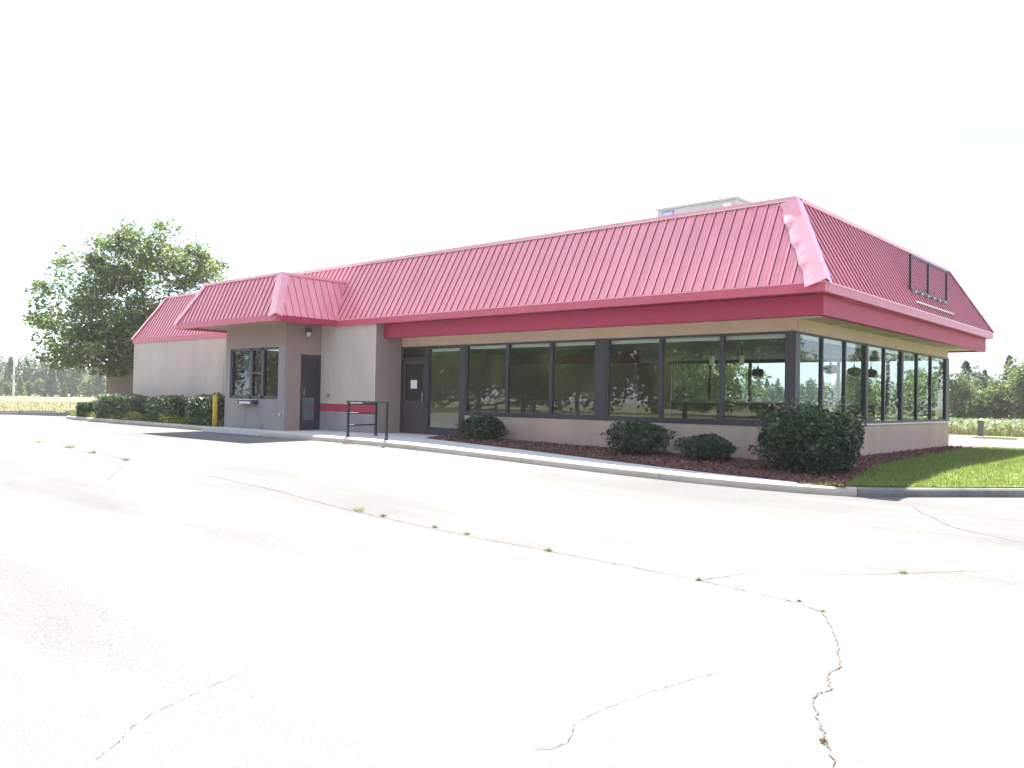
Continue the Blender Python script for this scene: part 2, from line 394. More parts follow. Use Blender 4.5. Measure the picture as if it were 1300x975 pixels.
def kerb_run(path, w=0.15, seg=3.0, h=.13, root=None, ztop=None):
    """path: list of (x,y), front edge; kerb body on the left side of the direction of travel"""
    # resample
    pts = [Vector(p) for p in path]; out = [pts[0]]; step = .35
    for a, b in zip(pts[:-1], pts[1:]):
        n = max(1, int((b - a).length / step)); out += [a.lerp(b, k / n) for k in range(1, n + 1)]
    acc = 0; cur = [out[0]]; runs = []
    for a, b in zip(out[:-1], out[1:]):
        acc += (b - a).length; cur.append(b)
        if acc > seg: runs.append(cur); cur = [b]; acc = 0
    if len(cur) > 1: runs.append(cur)
    for run in runs:
        # small joint gap at the start
        d0 = (run[1] - run[0]).normalized(); run = [run[0] + d0 * .012] + run[1:]
        V = []; F = []
        for i, p in enumerate(run):
            d = (run[min(i + 1, len(run) - 1)] - run[max(0, i - 1)]).normalized(); nl = Vector((-d.y, d.x))
            zt = (lot(p.x) + h) if ztop is None else ztop(p.x, p.y); zb = lot(p.x) - .12
            prof = [(0, zb), (0, zt - .075), (.012, zt - .03), (.045, zt - .003), (w, zt), (w, zb)]
            V += [(p.x + nl.x * o_, p.y + nl.y * o_, z) for o_, z in prof]
            if i:
                k = 6 * (i - 1)
                for j in range(6): F.append((k + j, k + (j + 1) % 6, k + 6 + (j + 1) % 6, k + 6 + j))
        F.append(tuple(range(6))); F.append(tuple(range(len(V) - 1, len(V) - 7, -1)))
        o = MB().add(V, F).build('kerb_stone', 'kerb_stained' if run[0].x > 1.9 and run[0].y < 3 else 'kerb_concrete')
        if root: child_local(o, root)
kr = empty('kerb', (-8, -3, -.15), kind='structure')
arc = [(-17.5, -2.62), (-13.5, -2.9), (-10.5, -2.99), (-9.0, -3.0), (.6, -3.0), (1.3, -2.97), (1.75, -2.86), (2.1, -2.68), (2.6, -2.22), (3.25, -1.45), (3.95, -.65), (5.2, 1.0), (6.2, 3.5), (6.6, 7), (6.6, 10.5), (6.1, 12.3), (5.0, 13.0), (-2, 13.0)]
kerb_run(arc, root=kr)
bk = empty('kerb', (-24, -2.3, -.15), kind='structure')
kerb_run([(-27.5, -.2), (-29.6, -1.0), (-30.3, -1.7), (-30.2, -2.1), (-29.6, -2.27), (-24, -2.32), (-17.56, -2.5)], root=bk)

# island: mulch and lawn
island = [(-8.94, -1.40), (1.15, -2.66), (1.28, -2.82), (1.72, -2.71), (2.0, -2.55), (2.5, -2.1), (3.14, -1.35), (3.84, -.55), (5.07, 1.1), (6.06, 3.55), (6.45, 7), (6.45, 10.5), (5.97, 12.25), (4.95, 12.85), (0, 12.85), (0, 11.1), (0, 0), (-8.94, 0)]
edge_line = [(1.95, -2.7), (1.72, -1.7), (1.39, .3), (1.03, 4.0), (.75, 9.8), (1.0, 11.9), (2.4, 12.9)]
def edge_x(y):
    for (xa, ya), (xb, yb) in zip(edge_line[:-1], edge_line[1:]):
        if ya <= y <= yb: return xa + (xb - xa) * (y - ya) / (yb - ya)
    return edge_line[0][0] if y < edge_line[0][1] else edge_line[-1][0]
def inpoly(x, y, P):
    c = False; n = len(P)
    for i in range(n):
        (x1, y1), (x2, y2) = P[i], P[i - 1]
        if (y1 > y) != (y2 > y) and x < (x2 - x1) * (y - y1) / (y2 - y1) + x1: c = not c
    return c
def kdist(x, y):
    d = 9
    for (x1, y1), (x2, y2) in zip(arc[4:-1], arc[5:]):
        a = Vector((x2 - x1, y2 - y1)); t = min(1, max(0, ((x - x1) * a.x + (y - y1) * a.y) / a.length_squared))
        d = min(d, math.hypot(x - x1 - a.x * t, y - y1 - a.y * t))
    return d
def island_z(x, y):
    if x <= 0 and y <= 0: return walk(x, y) + .012 + .03 * smooth(-y / .6) * smooth((y - inner(x)) / .35)
    return -.245 + .02 + .10 * smooth((kdist(x, y) - .1) / 2.2)
mulch_poly = [(-8.94, -1.40), (1.15, -2.66), (1.28, -2.82)] + [(edge_x(y), y) for y in (-2.75, -1.7, .3, 2, 4, 7, 9.8, 11.9, 12.8)] + [(.3, 12.84), (-.01, 11.1), (-.01, 0), (-8.94, 0)]
lawn_poly = [(1.3, -2.82), (1.72, -2.71), (2.0, -2.55), (2.5, -2.1), (3.14, -1.35), (3.84, -.55), (5.07, 1.1), (6.06, 3.55), (6.45, 7), (6.45, 10.5), (5.97, 12.25), (4.95, 12.85), (2.3, 12.85)] + [(edge_x(y), y) for y in (11.9, 9.8, 7, 4, 2, .3, -1.7, -2.75)]
def patch(name, poly, zf, m, step=.25, dz=0):
    import bmesh
    bm = bmesh.new(); vs_ = [bm.verts.new((x, y, 0)) for x, y in poly]; bm.faces.new(vs_)
    xs = [p[0] for p in poly]; ys = [p[1] for p in poly]
    for k in np.arange(math.floor(min(xs)), max(xs), step): bmesh.ops.bisect_plane(bm, geom=bm.verts[:] + bm.edges[:] + bm.faces[:], plane_co=(k, 0, 0), plane_no=(1, 0, 0))
    for k in np.arange(math.floor(min(ys)), max(ys), step): bmesh.ops.bisect_plane(bm, geom=bm.verts[:] + bm.edges[:] + bm.faces[:], plane_co=(0, k, 0), plane_no=(0, 1, 0))
    for v in bm.verts: v.co.z = zf(v.co.x, v.co.y) + dz
    bmesh.ops.recalc_face_normals(bm, faces=bm.faces[:])
    me = bpy.data.meshes.new(name); bm.to_mesh(me); bm.free()
    if me.polygons and me.polygons[0].normal.z < 0: me.flip_normals()
    return link_mesh(name, me, m)
tag(patch('mulch_bed', mulch_poly, island_z, 'mulch_base', .5), kind='structure')
tag(patch('lawn', lawn_poly, island_z, 'lawn', .5, .01), kind='structure')
# mulch chips
C = []
for _ in range(60000):
    x = random.uniform(-8.9, 2.2); y = random.uniform(-2.8, 12.8)
    if y > 3 and random.random() < .55: continue
    if inpoly(x, y, mulch_poly): C.append((x, y, island_z(x, y) + random.uniform(.004, .03)))
    if len(C) > 17000: break
Vm, Fm = leaves(np.array(C), .075, .32, up=1.1)
tag(link_mesh('mulch_chips', npmesh('mulch_chips', Vm, Fm), 'mulch_chip'), 'red brown wood chip mulch spread along the foot of the walls', 'mulch', kind='stuff')
# lawn blades
P = []
while len(P) < 52000:
    x = random.uniform(.6, 6.5); y = random.uniform(-2.85, 12.9)
    if random.random() < min(1, (3.5 / max(1, y + 6)) ** 1.0) and inpoly(x, y, lawn_poly): P.append((x, y, island_z(x, y)))
Vg, Fg = blades(np.array(P), .055, .012)
tag(link_mesh('lawn_grass', npmesh('lawn_grass', Vg, Fg), 'grass_blade'), 'short mown green grass beside the glass end of the building', 'grass', kind='stuff')

# ------------------------------------------------------------------ the restaurant building
B = empty('restaurant_building', (0, 0, 0), 'tan single storey restaurant with red metal mansard roof and dark framed windows', 'building')
def part(name, mb, m, parent=B, label=None, smooth=False):
    o = mb.build(name, m, parent, smooth)
    if label: o['label'] = label
    return o
ZF = -.45
# walls
part('wall', MB().box(-8.97, -.12, .0, .2, ZF, .58), 'stucco_brown')                    # under front windows
part('wall', MB().box(-11.57, -.05, .03, .2, 2.44, 3.02), 'stucco_tan')                # band over front windows
part('wall', MB().box(-.2, .0, .2, 10.88, ZF, .58), 'stucco_brown')                    # under side windows
part('wall', MB().box(-.2, -.03, .2, 11.05, 2.44, 3.02), 'stucco_tan')                 # band over side windows
part('corner_pier', MB().box(-.12, 0, .0, .2, ZF, .58), 'stucco_brown')
part('wall', MB().box(-9.2, 0, 10.88, 11.08, ZF, .58), 'stucco_brown')                 # rear, under windows
part('wall', MB().box(-17, -.05, 10.88, 11.05, 2.44, 3.02), 'stucco_tan')
part('wall', MB().box(-10.7, -9.2, 10.88, 11.08, ZF, 2.44), 'stucco_brown')
part('wall', MB().box(-17, -11.65, 10.88, 11.08, ZF, 2.44), 'stucco_brown')
part('wall', MB().box(-17, -11.6, 10.9, 11.04, 2.44, 2.45), 'stucco_brown')
part('wall', MB().box(-11.6, -11.575, -.915, .2, ZF, 3.10), 'stucco_shaded', label='return wall beside the glazed entrance')  # same paint as the beige wall, darkened here to paint in its shade
part('wall', MB().box(-14.13, -11.58, -.92, -.7, .78, 3.10), 'stucco_beige')
part('stripe', MB().box(-14.13, -11.579, -.922, -.7, .555, .78), 'stripe_red', label='red painted stripe low on the wall')
part('wall', MB().box(-14.13, -11.58, -.918, -.7, ZF, .555), 'paint_grey')
part('wall', MB().box(-26.7, -17.41, -.92, -.7, ZF, 3.0), 'stucco_beige', label='blank pinkish beige kitchen wall behind the hedge')
part('wall', MB().box(-26.7, -26.5, -.7, 11.05, ZF, 3.0), 'stucco_beige')
part('wall', MB().box(-26.5, -17, 10.83, 11.05, ZF, 3.0), 'stucco_beige')
part('service_panel', MB().box(-20.5, -19.72, -.932, -.9, .45, 2.05), 'stucco_beige')
# drive-through bump out
YB = -2.16
part('wall', MB().box(-17.41, -14.13, YB, YB + .03, ZF, .88), 'paint_grey', label='grey painted wall under the serving window')
part('wall', MB().box(-17.41, -17.15, YB, YB + .2, .88, 2.41), 'paint_grey')
part('wall', MB().box(-14.46, -14.13, YB, YB + .03, .88, 2.41), 'paint_grey')
part('wall', MB().box(-17.41, -14.13, YB + .012, YB + .2, 2.41, 3.12), 'stucco_shaded')  # shade under the bay eave painted into the wall colour
part('wall', MB().box(-17.41, -17.2, YB + .2, -.92, ZF, 3.12), 'stucco_brown')
part('wall', MB().box(-14.44, -14.13, YB + .03, -1.62, ZF, 2.41), 'stucco_shaded')
part('wall', MB().box(-14.33, -14.142, YB + .2, -.92, 2.41, 3.12), 'stucco_shaded')
part('wall', MB().box(-14.33, -14.13, -1.62, -.92, 2.21, 2.41), 'stucco_shaded')
part('outlet_box', MB().box(-14.34, -14.24, YB - .04, YB, .41, .49), 'steel')
part('outlet_box', MB().box(-15.37, -15.25, YB - .05, YB, .02, .14), 'paint_grey')
part('outlet_box', MB().box(-13.77, -13.67, -.96, -.92, .98, 1.07), 'steel')

# floor, ceiling and inner walls
part('floor', MB().box(-12.4, -.2, .2, 10.88, -.2, -.02), 'interior_floor')
part('ceiling', MB().box(-17.0, -.2, .2, 10.88, 2.50, 2.56), 'ceiling_tile')
part('inner_wall', MB().box(-12.4, -12.2, .2, 10.88, -.02, 2.50), 'interior_wall')
part('inner_wall', MB().box(-12.2, -10.2, 5.2, 5.4, -.02, 2.50), 'interior_wall')
part('inner_wall', MB().box(-8.3, -7.1, 5.2, 5.4, -.02, 2.50), 'interior_wall')
part('red_header', MB().box(-12.19, -6.9, 5.12, 5.19, 2.16, 2.49), 'interior_red')
part('header', MB().box(-9.2, -.22, 10.7, 10.87, 2.38, 2.495), 'interior_dark')
part('inner_wall', MB().box(-17.0, -14.4, -.1, 0.0, -.02, 2.9), 'interior_dark')
part('kitchen_floor', MB().box(-26.4, -12.41, -.68, 10.8, -.2, -.03), 'interior_dark')

# front windows -----------------------------------------------------------
def window(x0, x1, z0, z1, axis='X', plane=0.0, fw=.045, fd=.10, glass='glass', blind=True, sgn=1, bars=()):
    """one glazed bay: frame mesh with pane child; axis X: lies along X at y=plane.. ; sgn: +1 body behind plane (+Y / -X)"""
    f = MB(); g = MB(); 
    def bx(mb, a0, a1, d0, d1, zz0, zz1):
        if axis == 'X':
            y0, y1 = plane + sgn * d0, plane + sgn * d1; mb.box(a0, a1, min(y0, y1), max(y0, y1), zz0, zz1)
        else:
            xx0, xx1 = plane - sgn * d0, plane - sgn * d1; mb.box(min(xx0, xx1), max(xx0, xx1), a0, a1, zz0, zz1)
    bx(f, x0, x0 + fw, 0.004, fd, z0, z1); bx(f, x1 - fw, x1, 0.004, fd, z0, z1)
    bx(f, x0 + fw, x1 - fw, 0.0, fd, z0, z0 + fw * 1.7); bx(f, x0 + fw, x1 - fw, 0.0, fd, z1 - fw, z1)
    for b in bars: bx(f, x0 + fw, x1 - fw, .01, fd, b - fw * .6, b + fw * .6)
    o = part('window', f, 'frame_dark')
    bx(g, x0 + fw, x1 - fw, fd * .5 - .003, fd * .5 + .003, z0 + fw * 1.7, z1 - fw)
    part('pane', g, glass, o)
    if blind:
        b_ = MB(); bx(b_, x0 + fw, x1 - fw, fd + .02, fd + .09, z1 - fw - .075, z1 - fw + .005); part('blind', b_, 'blind_white', o)
    return o
ZS, ZH = .60, 2.44
fx = [(-8.97, -7.5), (-7.5, -6.07), (-6.07, -4.72), (-4.43, -3.01), (-3.01, -1.57), (-1.57, -.17)]
for a, b in fx: window(a, b, ZS, ZH)
part('sill', MB().box(-8.97, -.12, -.012, .1, .565, .605), 'frame_dark')
part('post', MB().box(-4.72, -4.43, -.006, .12, .6, ZH + .002), 'frame_dark')
part('post', MB().box(-.17, .004, -.006, .2, .6, ZH + .002), 'frame_dark', label='broad dark corner post between the two glazed sides')
part('post', MB().box(-9.13, -8.97, -.006, .12, -.02, ZH + .002), 'frame_dark')
# side windows
sy = [(.2, 1.40), (1.40, 2.70), (2.70, 3.98), (4.10, 5.32), (5.32, 6.62), (6.74, 7.98), (7.98, 9.28), (9.28, 10.75)]
for a, b in sy: window(a, b, ZS, ZH, axis='Y', plane=0.0, fw=.035, fd=.085)
part('post', MB().box(-.12, .004, 3.98, 4.10, .6, ZH + .002), 'frame_dark')
part('post', MB().box(-.12, .004, 6.62, 6.74, .6, ZH + .002), 'frame_dark')
part('post', MB().box(-.2, .004, 10.75, 11.08, .6, ZH + .002), 'frame_dark')
part('sill', MB().box(-.1, .03, .1, 11.1, .57, .603), 'trim_white', label='pale metal sill along the side windows')
# rear windows
for k in range(6): window(-9.2 + 1.5 * k, -9.2 + 1.5 * (k + 1), ZS, ZH, plane=11.08, sgn=-1, blind=False)
part('post', MB().box(-.2, 0, 10.95, 11.08, .6, ZH), 'frame_dark')
window(-11.65, -10.7, .0, ZH, plane=11.08, sgn=-1, blind=False, bars=(1.0, 2.1))
# front door (solid lower panel) and the full height side light
def door_front():
    d = MB()
    d.box(-11.57, -11.50, .0, .12, -.02, 2.44); d.box(-10.56, -10.50, .0, .12, -.02, 2.44); d.box(-11.5, -10.56, .0, .12, 2.39, 2.44); d.box(-11.5, -10.56, .0, .12, 2.06, 2.14)
    o = part('door_frame', d, 'frame_dark')
    part('transom_pane', MB().box(-11.5, -10.56, .05, .056, 2.14, 2.39), 'glass_dark', o)
    l = MB(); l.box(-11.49, -11.40, .03, .08, 0, 2.05); l.box(-10.66, -10.57, .03, .08, 0, 2.05); l.box(-11.4, -10.66, .03, .08, 1.95, 2.05); l.box(-11.4, -10.66, .025, .085, 0.0, .92)
    dl = part('door', l, 'door_dark', label='dark brown door with a solid lower half')
    part('pane', MB().box(-11.4, -10.66, .052, .058, .92, 1.95), 'glass_dark', dl)
    part('handle', MB().box(-10.64, -10.60, -.035, .03, .9, 1.15), 'steel', dl)
    window(-10.50, -9.13, -.02, ZH, fw=.075, fd=.12)
    part('threshold', MB().box(-11.57, -9.13, -.06, .0, -.03, .0), 'steel')
    part('bottom_rail', MB().box(-10.42, -9.21, .012, .1, .11, .2), 'frame_dark')
door_front()
# serving window in the bump out
f = MB(); 
for a, b in ((-17.15, -17.05), (-16.05, -15.90), (-15.40, -15.28), (-14.50, -14.46)): f.box(a, b, YB + .03, YB + .14, .88, 2.41)
f.box(-17.05, -14.5, YB + .03, YB + .14, 2.34, 2.41); f.box(-17.05, -14.5, YB + .03, YB + .14, .88, .97); f.box(-16.05, -15.28, YB + .02, YB + .12, 1.62, 1.68)
o = part('window', f, 'frame_dark', label='three pane serving window')
for a, b in ((-17.05, -16.05), (-15.90, -15.40), (-15.28, -14.50)): part('pane', MB().box(a, b, YB + .08, YB + .086, .97, 2.34), 'glass_dark', o)
part('blind', MB().box(-16.8, -16.5, YB + .3, YB + .34, 1.0, 2.3), 'blind_white', o)
s = part('serving_shelf', MB().box(-16.3, -15.48, YB - .22, YB + .03, .80, .84).box(-16.3, -15.48, YB - .2, YB, .72, .80), 'frame_dark', label='small projecting shelf of the serving window')
part('shelf_face', MB().box(-16.2, -15.58, YB - .214, YB - .2, .735, .795), 'plate_white', s)
part('shelf_top', MB().box(-16.22, -15.56, YB - .21, YB - .01, .842, .858), 'plate_white', s)
# side door of the bump out
d = MB(); d.box(-14.24, -14.12, -1.62, -1.56, 0, 2.21); d.box(-14.24, -14.12, -.99, -.925, 0, 2.21); d.box(-14.24, -14.12, -1.56, -.99, 2.12, 2.21)
o = part('door_frame', d, 'frame_dark')
l = MB(); l.box(-14.20, -14.16, -1.555, -1.50, 0, 2.11); l.box(-14.20, -14.16, -1.05, -.995, 0, 2.11); l.box(-14.20, -14.16, -1.5, -1.05, 2.02, 2.11); l.box(-14.20, -14.16, -1.5, -1.05, 0, .26)
dl = part('door', l, 'frame_dark', label='narrow dark framed glass door at the side of the serving bay')
part('pane', MB().box(-14.183, -14.177, -1.5, -1.05, .26, 2.02), 'glass_dark', dl)
part('paper_cover', MB().box(-14.24, -14.235, -1.49, -1.06, .27, .95), 'paper', dl)
part('handle', MB().box(-14.155, -14.12, -1.5, -1.47, 1.0, 1.2), 'steel', dl)

# fascia, beam, soffit
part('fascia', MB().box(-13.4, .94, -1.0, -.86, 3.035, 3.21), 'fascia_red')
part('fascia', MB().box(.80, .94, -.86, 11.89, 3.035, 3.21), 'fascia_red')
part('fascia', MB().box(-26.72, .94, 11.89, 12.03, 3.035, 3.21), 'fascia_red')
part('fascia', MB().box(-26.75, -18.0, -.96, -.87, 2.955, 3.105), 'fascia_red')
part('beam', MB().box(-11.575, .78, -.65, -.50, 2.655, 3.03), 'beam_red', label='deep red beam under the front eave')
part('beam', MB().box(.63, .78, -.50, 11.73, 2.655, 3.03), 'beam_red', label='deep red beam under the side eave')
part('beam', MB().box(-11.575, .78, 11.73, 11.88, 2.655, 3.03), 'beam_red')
part('soffit', MB().box(-11.575, .63, -.50, .03, 2.70, 2.74), 'soffit_tan')
part('soffit', MB().box(-.03, .63, .03, 11.05, 2.70, 2.74), 'soffit_tan')
part('soffit', MB().box(-11.575, .63, 11.05, 11.73, 2.70, 2.74), 'soffit_tan')
part('eave_board', MB().box(-13.4, .80, -.86, -.65, 3.045, 3.06), 'beam_red')
part('eave_board', MB().box(.78, .80, -.65, 11.89, 3.045, 3.06), 'beam_red')
for y in (0.02, 1.95, 3.9, 5.85, 7.8, 9.75): part('soffit_trim', MB().box(-.02, .63, y, y + .035, 2.685, 2.70), 'trim_white')
for x in (-9.2, -7.29, -5.5, -3.75, -1.76): part('soffit_light', MB().lathe((x, -.23, 2.672), [(.075, 0), (.085, .01), (.085, .028)], 14), 'lamp_glass', label='small round soffit light')

# mansard roof ------------------------------------------------------------
ROOF = part('roof', MB().box(-26.0, -.3, .3, 10.7, 4.36, 4.45), 'roof_deck', label='red standing seam metal mansard roof')
def clip(poly, a, b, c):
    out = []
    for i in range(len(poly)):
        p, q = poly[i], poly[(i + 1) % len(poly)]
        dp = a * p[0] + b * p[1] - c; dq = a * q[0] + b * q[1] - c
        if dp >= 0: out.append(p)
        if (dp > 0 and dq < 0) or (dp < 0 and dq > 0):
            t = dp / (dp - dq); out.append((p[0] + (q[0] - p[0]) * t, p[1] + (q[1] - p[1]) * t))
    return out
PITCH = .2286
def slope(E0, E1, R1, R0, start=0.1, parent=ROOF, panels=True, joined=False, m='roof_metal'):
    """panelled slope: eave E0->E1, ridge R0->R1 (quad), panels cut along the eave direction"""
    E0, E1, R0, R1 = map(Vector, (E0, E1, R0, R1))
    u = (E1 - E0).normalized(); n = u.cross((R0 - E0)).normalized(); v = n.cross(u)
    if n.z < 0: n = -n
    def uv(p): d = p - E0; return (d.dot(u), d.dot(v))
    Q = [uv(E0), uv(E1), uv(R1), uv(R0)]
    area = sum(Q[i][0] * Q[(i + 1) % 4][1] - Q[(i + 1) % 4][0] * Q[i][1] for i in range(4))
    if area < 0: Q = Q[::-1]
    W_ = max(q[0] for q in Q); u0 = min(q[0] for q in Q) - start; cache = {}
    allm = MB(); allr = []
    while u0 < W_:
        mb = MB(); o0 = E0 + u * u0; ribf = []
        def strip(a, b, h0, h1):
            p = clip(clip(Q, 1, 0, u0 + a), -1, 0, -(u0 + b))
            if len(p) >= 3:
                P3 = [(Vector((0, 0, 0)) + u * (x - u0) + v * y + n * h0) for x, y in p]
                mb.solid(P3, n * (h1 - h0))
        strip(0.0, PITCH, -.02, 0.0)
        nf = len(mb.f); strip(0.0, .030, 0.001, .026); ribf = list(range(nf, len(mb.f)))[2:]; nf = len(mb.f); strip(.0305, .045, 0.001, .003); ribf += list(range(nf, len(mb.f)))  # rib sides and the flat strip beside them carry painted shade
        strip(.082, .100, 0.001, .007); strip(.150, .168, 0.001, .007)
        if mb.v:
            if joined: allm.add([tuple(Vector(p) + o0) for p in mb.v], mb.f)
            else:
                key = tuple(round(c, 4) for p in mb.v for c in p)
                if key in cache: o = link_mesh('roof_panel', cache[key], m, parent)
                else:
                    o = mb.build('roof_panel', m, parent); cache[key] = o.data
                    o.data.materials.append(MATS['roof_seam_shade'])
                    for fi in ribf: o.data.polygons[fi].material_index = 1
                o.location = o0
        u0 += PITCH
    if joined: tag(allm.build('roof_panels', m, parent), kind='stuff')
ZE, ZR = 3.212, 5.0
# main front, side; kitchen; rear and far end joined (unseen)
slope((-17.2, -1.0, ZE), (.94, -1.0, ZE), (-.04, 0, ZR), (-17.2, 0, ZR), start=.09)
slope((.94, -1.0, ZE), (.94, 12.03, ZE), (-.04, 11.05, ZR), (-.04, 0, ZR), start=.05)
slope((-26.75, -.97, 3.107), (-17.0, -.97, 3.107), (-17.0, -.04, 4.80), (-25.82, -.04, 4.80), start=.03)
slope((.94, 12.03, ZE), (-26.72, 12.03, ZE), (-25.8, 11.05, ZR), (-.04, 11.05, ZR), joined=True)
slope((-26.75, 12.03, 3.107), (-26.75, -.97, 3.107), (-25.82, -.04, 4.80), (-25.82, 11.05, 4.80), joined=True)
# parapet back faces
part('parapet', MB().box(-25.7, -.14, .04, .2, 4.3, 4.75).box(-.28, -.12, .2, 11.0, 4.3, 4.92), 'fascia_red', ROOF)
# ridge caps
part('ridge_cap', MB().box(-17.2, -.01, -.055, .16, 4.975, 5.055), 'roof_flashing', ROOF)
part('ridge_cap', MB().box(-.20, .015, .165, 11.1, 4.975, 5.055), 'roof_flashing', ROOF)
part('ridge_cap', MB().box(-25.86, -17.2, -.09, .12, 4.775, 4.855), 'roof_flashing', ROOF)
part('ridge_trim', MB().box(-17.2, .0, -.066, -.05, 4.968, 4.99), 'trim_white', ROOF)
# gutter apron: panel foot trim
part('eave_trim', MB().box(-13.4, .946, -1.012, -.99, 3.196, 3.222), 'roof_flashing', ROOF)
part('eave_trim', MB().box(.93, .952, -.99, 12.03, 3.196, 3.222), 'roof_flashing', ROOF)
# hip caps: overlapping folded lengths
def hip(E, Rg, da, db, n, w=.30, flare=.05):
    E, Rg, da, db = map(Vector, (E, Rg, da, db))
    na = da.cross(Rg - E).normalized(); nb = db.cross(Rg - E).normalized()
    if na.z < 0: na = -na
    if nb.z < 0: nb = -nb
    # in-slope perpendiculars to the hip
    h = (Rg - E).normalized(); pa = h.cross(na); pb = h.cross(nb)
    if pa.dot(da) < 0: pa = -pa
    if pb.dot(db) < 0: pb = -pb
    up = (na + nb).normalized(); g = random.Random(int(abs(E.x) * 100)); V = []; rows = n * 3 + 1
    for r_ in range(rows):
        t = r_ / (rows - 1); p = E.lerp(Rg, t); ph = (r_ % 3) / 3.0
        wa = w * (1.08 - .12 * t) + (flare * (1.0 - ph) + g.uniform(-.012, .012) if n > 1 else 0); la = .046 + (.016 * (1 - ph) + g.uniform(0, .006) if n > 1 else 0)
        V += [p + pa * wa + na * la, p + pa * (wa * .4) + na * .052, p + up * .068, p + pb * (w * .35) + nb * .052, p + pb * w * .72 + nb * .046]
    F = [(5 * r_ + c, 5 * r_ + c + 1, 5 * r_ + c + 6, 5 * r_ + c + 5) for r_ in range(rows - 1) for c in range(4)]
    part('hip_cap', MB().add([tuple(p) for p in V], F), 'roof_flashing', ROOF, smooth=False)
hip((.94, -1.0, ZE), (-.04, 0, ZR), (-1, 0, 0), (0, 1, 0), 4, w=.27, flare=.05)
hip((.94, 12.03, ZE), (-.04, 11.05, ZR), (-1, 0, 0), (0, -1, 0), 4, w=.18, flare=.01)
hip((-26.75, -.97, 3.107), (-25.82, -.04, 4.80), (1, 0, 0), (0, 1, 0), 3, w=.12, flare=.01)
# bump-out roof
bFR, bFL, bRR, bRL = (-13.3, -3.02, 3.21), (-19.02, -3.02, 3.21), (-13.80, -2.5, 4.42), (-18.15, -2.5, 4.42)
BR = part('entry_roof', MB().box(-18.1, -13.85, -2.45, -.3, 4.2, 4.26), 'roof_deck', label='projecting red roof over the serving bay')
slope(bFL, bFR, bRR, bRL, parent=BR, start=.06)
slope(bFR, (-13.3, -.95, 3.21), (-13.8, -.35, 4.42), bRR, parent=BR, start=.1)
slope((-19.02, -.95, 3.21), bFL, bRL, (-18.15, -.4, 4.42), parent=BR, joined=True)
part('fascia', MB().box(-19.02, -13.3, -3.02, -2.88, 3.04, 3.208), 'fascia_red')
part('fascia', MB().box(-13.44, -13.3, -2.88, -1.0, 3.04, 3.208), 'beam_red')
part('fascia', MB().box(-19.02, -18.88, -2.88, -.97, 3.04, 3.208), 'fascia_red')
part('soffit', MB().box(-18.88, -13.44, -2.88, -.925, 3.12, 3.15), 'stucco_brown')
part('soffit_beam', MB().box(-18.6, -17.42, -1.35, -1.15, 2.98, 3.12), 'trim_white')
part('ridge_cap', MB().box(-18.2, -13.76, -2.56, -2.38, 4.40, 4.475), 'roof_flashing', BR)
part('ridge_cap', MB().box(-13.92, -13.75, -2.38, -.30, 4.40, 4.475), 'roof_flashing', BR)
hip(bFR, bRR, (-1, 0, 0), (0, 1, 0), 1, w=.24, flare=.02)
hip(bFL, bRL, (1, 0, 0), (0, 1, 0), 1, w=.16, flare=.0)
# valley flashing hidden by main slope
# wall lamp above the side door
wl = part('wall_lamp', MB().box(-14.13, -14.0, -1.50, -1.36, 2.86, 2.98), 'lamp_dark', label='small dark wall lamp with a pale lens above the side door')
part('lens', MB().lathe((-14.05, -1.43, 2.74), [(.03, 0), (.055, .05), (.06, .119)], 12), 'lamp_glass', wl)

# ------------------------------------------------------------------ things on and around the building
# rooftop unit
ru = empty('rooftop_air_conditioner', (-3.9, 3.0, 4.45), 'large grey green rooftop air conditioning unit behind the red ridge', 'air conditioner')
def P_(root, name, mb, m, label=None, smooth=False):
    mb.v = [(x - root.location.x, y - root.location.y, z - root.location.z) for x, y, z in mb.v]
    o = mb.build(name, m, root, smooth)
    if label: o['label'] = label
    return o
P_(ru, 'cabinet', MB().cbox(-5.02, -2.78, 3.0, 4.7, 4.452, 6.0, .015), 'unit_grey')
P_(ru, 'lid', MB().cbox(-5.06, -2.74, 2.97, 4.74, 6.0, 6.07, .015), 'unit_grey')
lg = P_(ru, 'badge', MB().box(-4.86, -4.52, 2.985, 3.0, 5.82, 5.95), 'plate_blue', 'blue badge with pale lettering bands')
mbb = MB(); mbb.box(-4.83, -4.55, 2.981, 2.986, 5.855, 5.915); P_(ru, 'badge_face', mbb, 'plate_white')
for k in range(4): P_(ru, 'badge_letter', MB().box(-4.81 + .065 * k, -4.77 + .065 * k, 2.977, 2.982, 5.87, 5.90), 'plate_blue')
P_(ru, 'notice_plate', MB().box(-3.12, -2.92, 2.988, 3.0, 5.80, 5.92), 'plate_white')
P_(ru, 'corner_post', MB().box(-2.83, -2.77, 2.99, 3.06, 4.46, 5.99), 'unit_grey')
for k in range(6): P_(ru, 'louvre', MB().box(-2.78, -2.765, 3.2, 4.5, 4.9 + .16 * k, 5.0 + .16 * k), 'frame_dark')

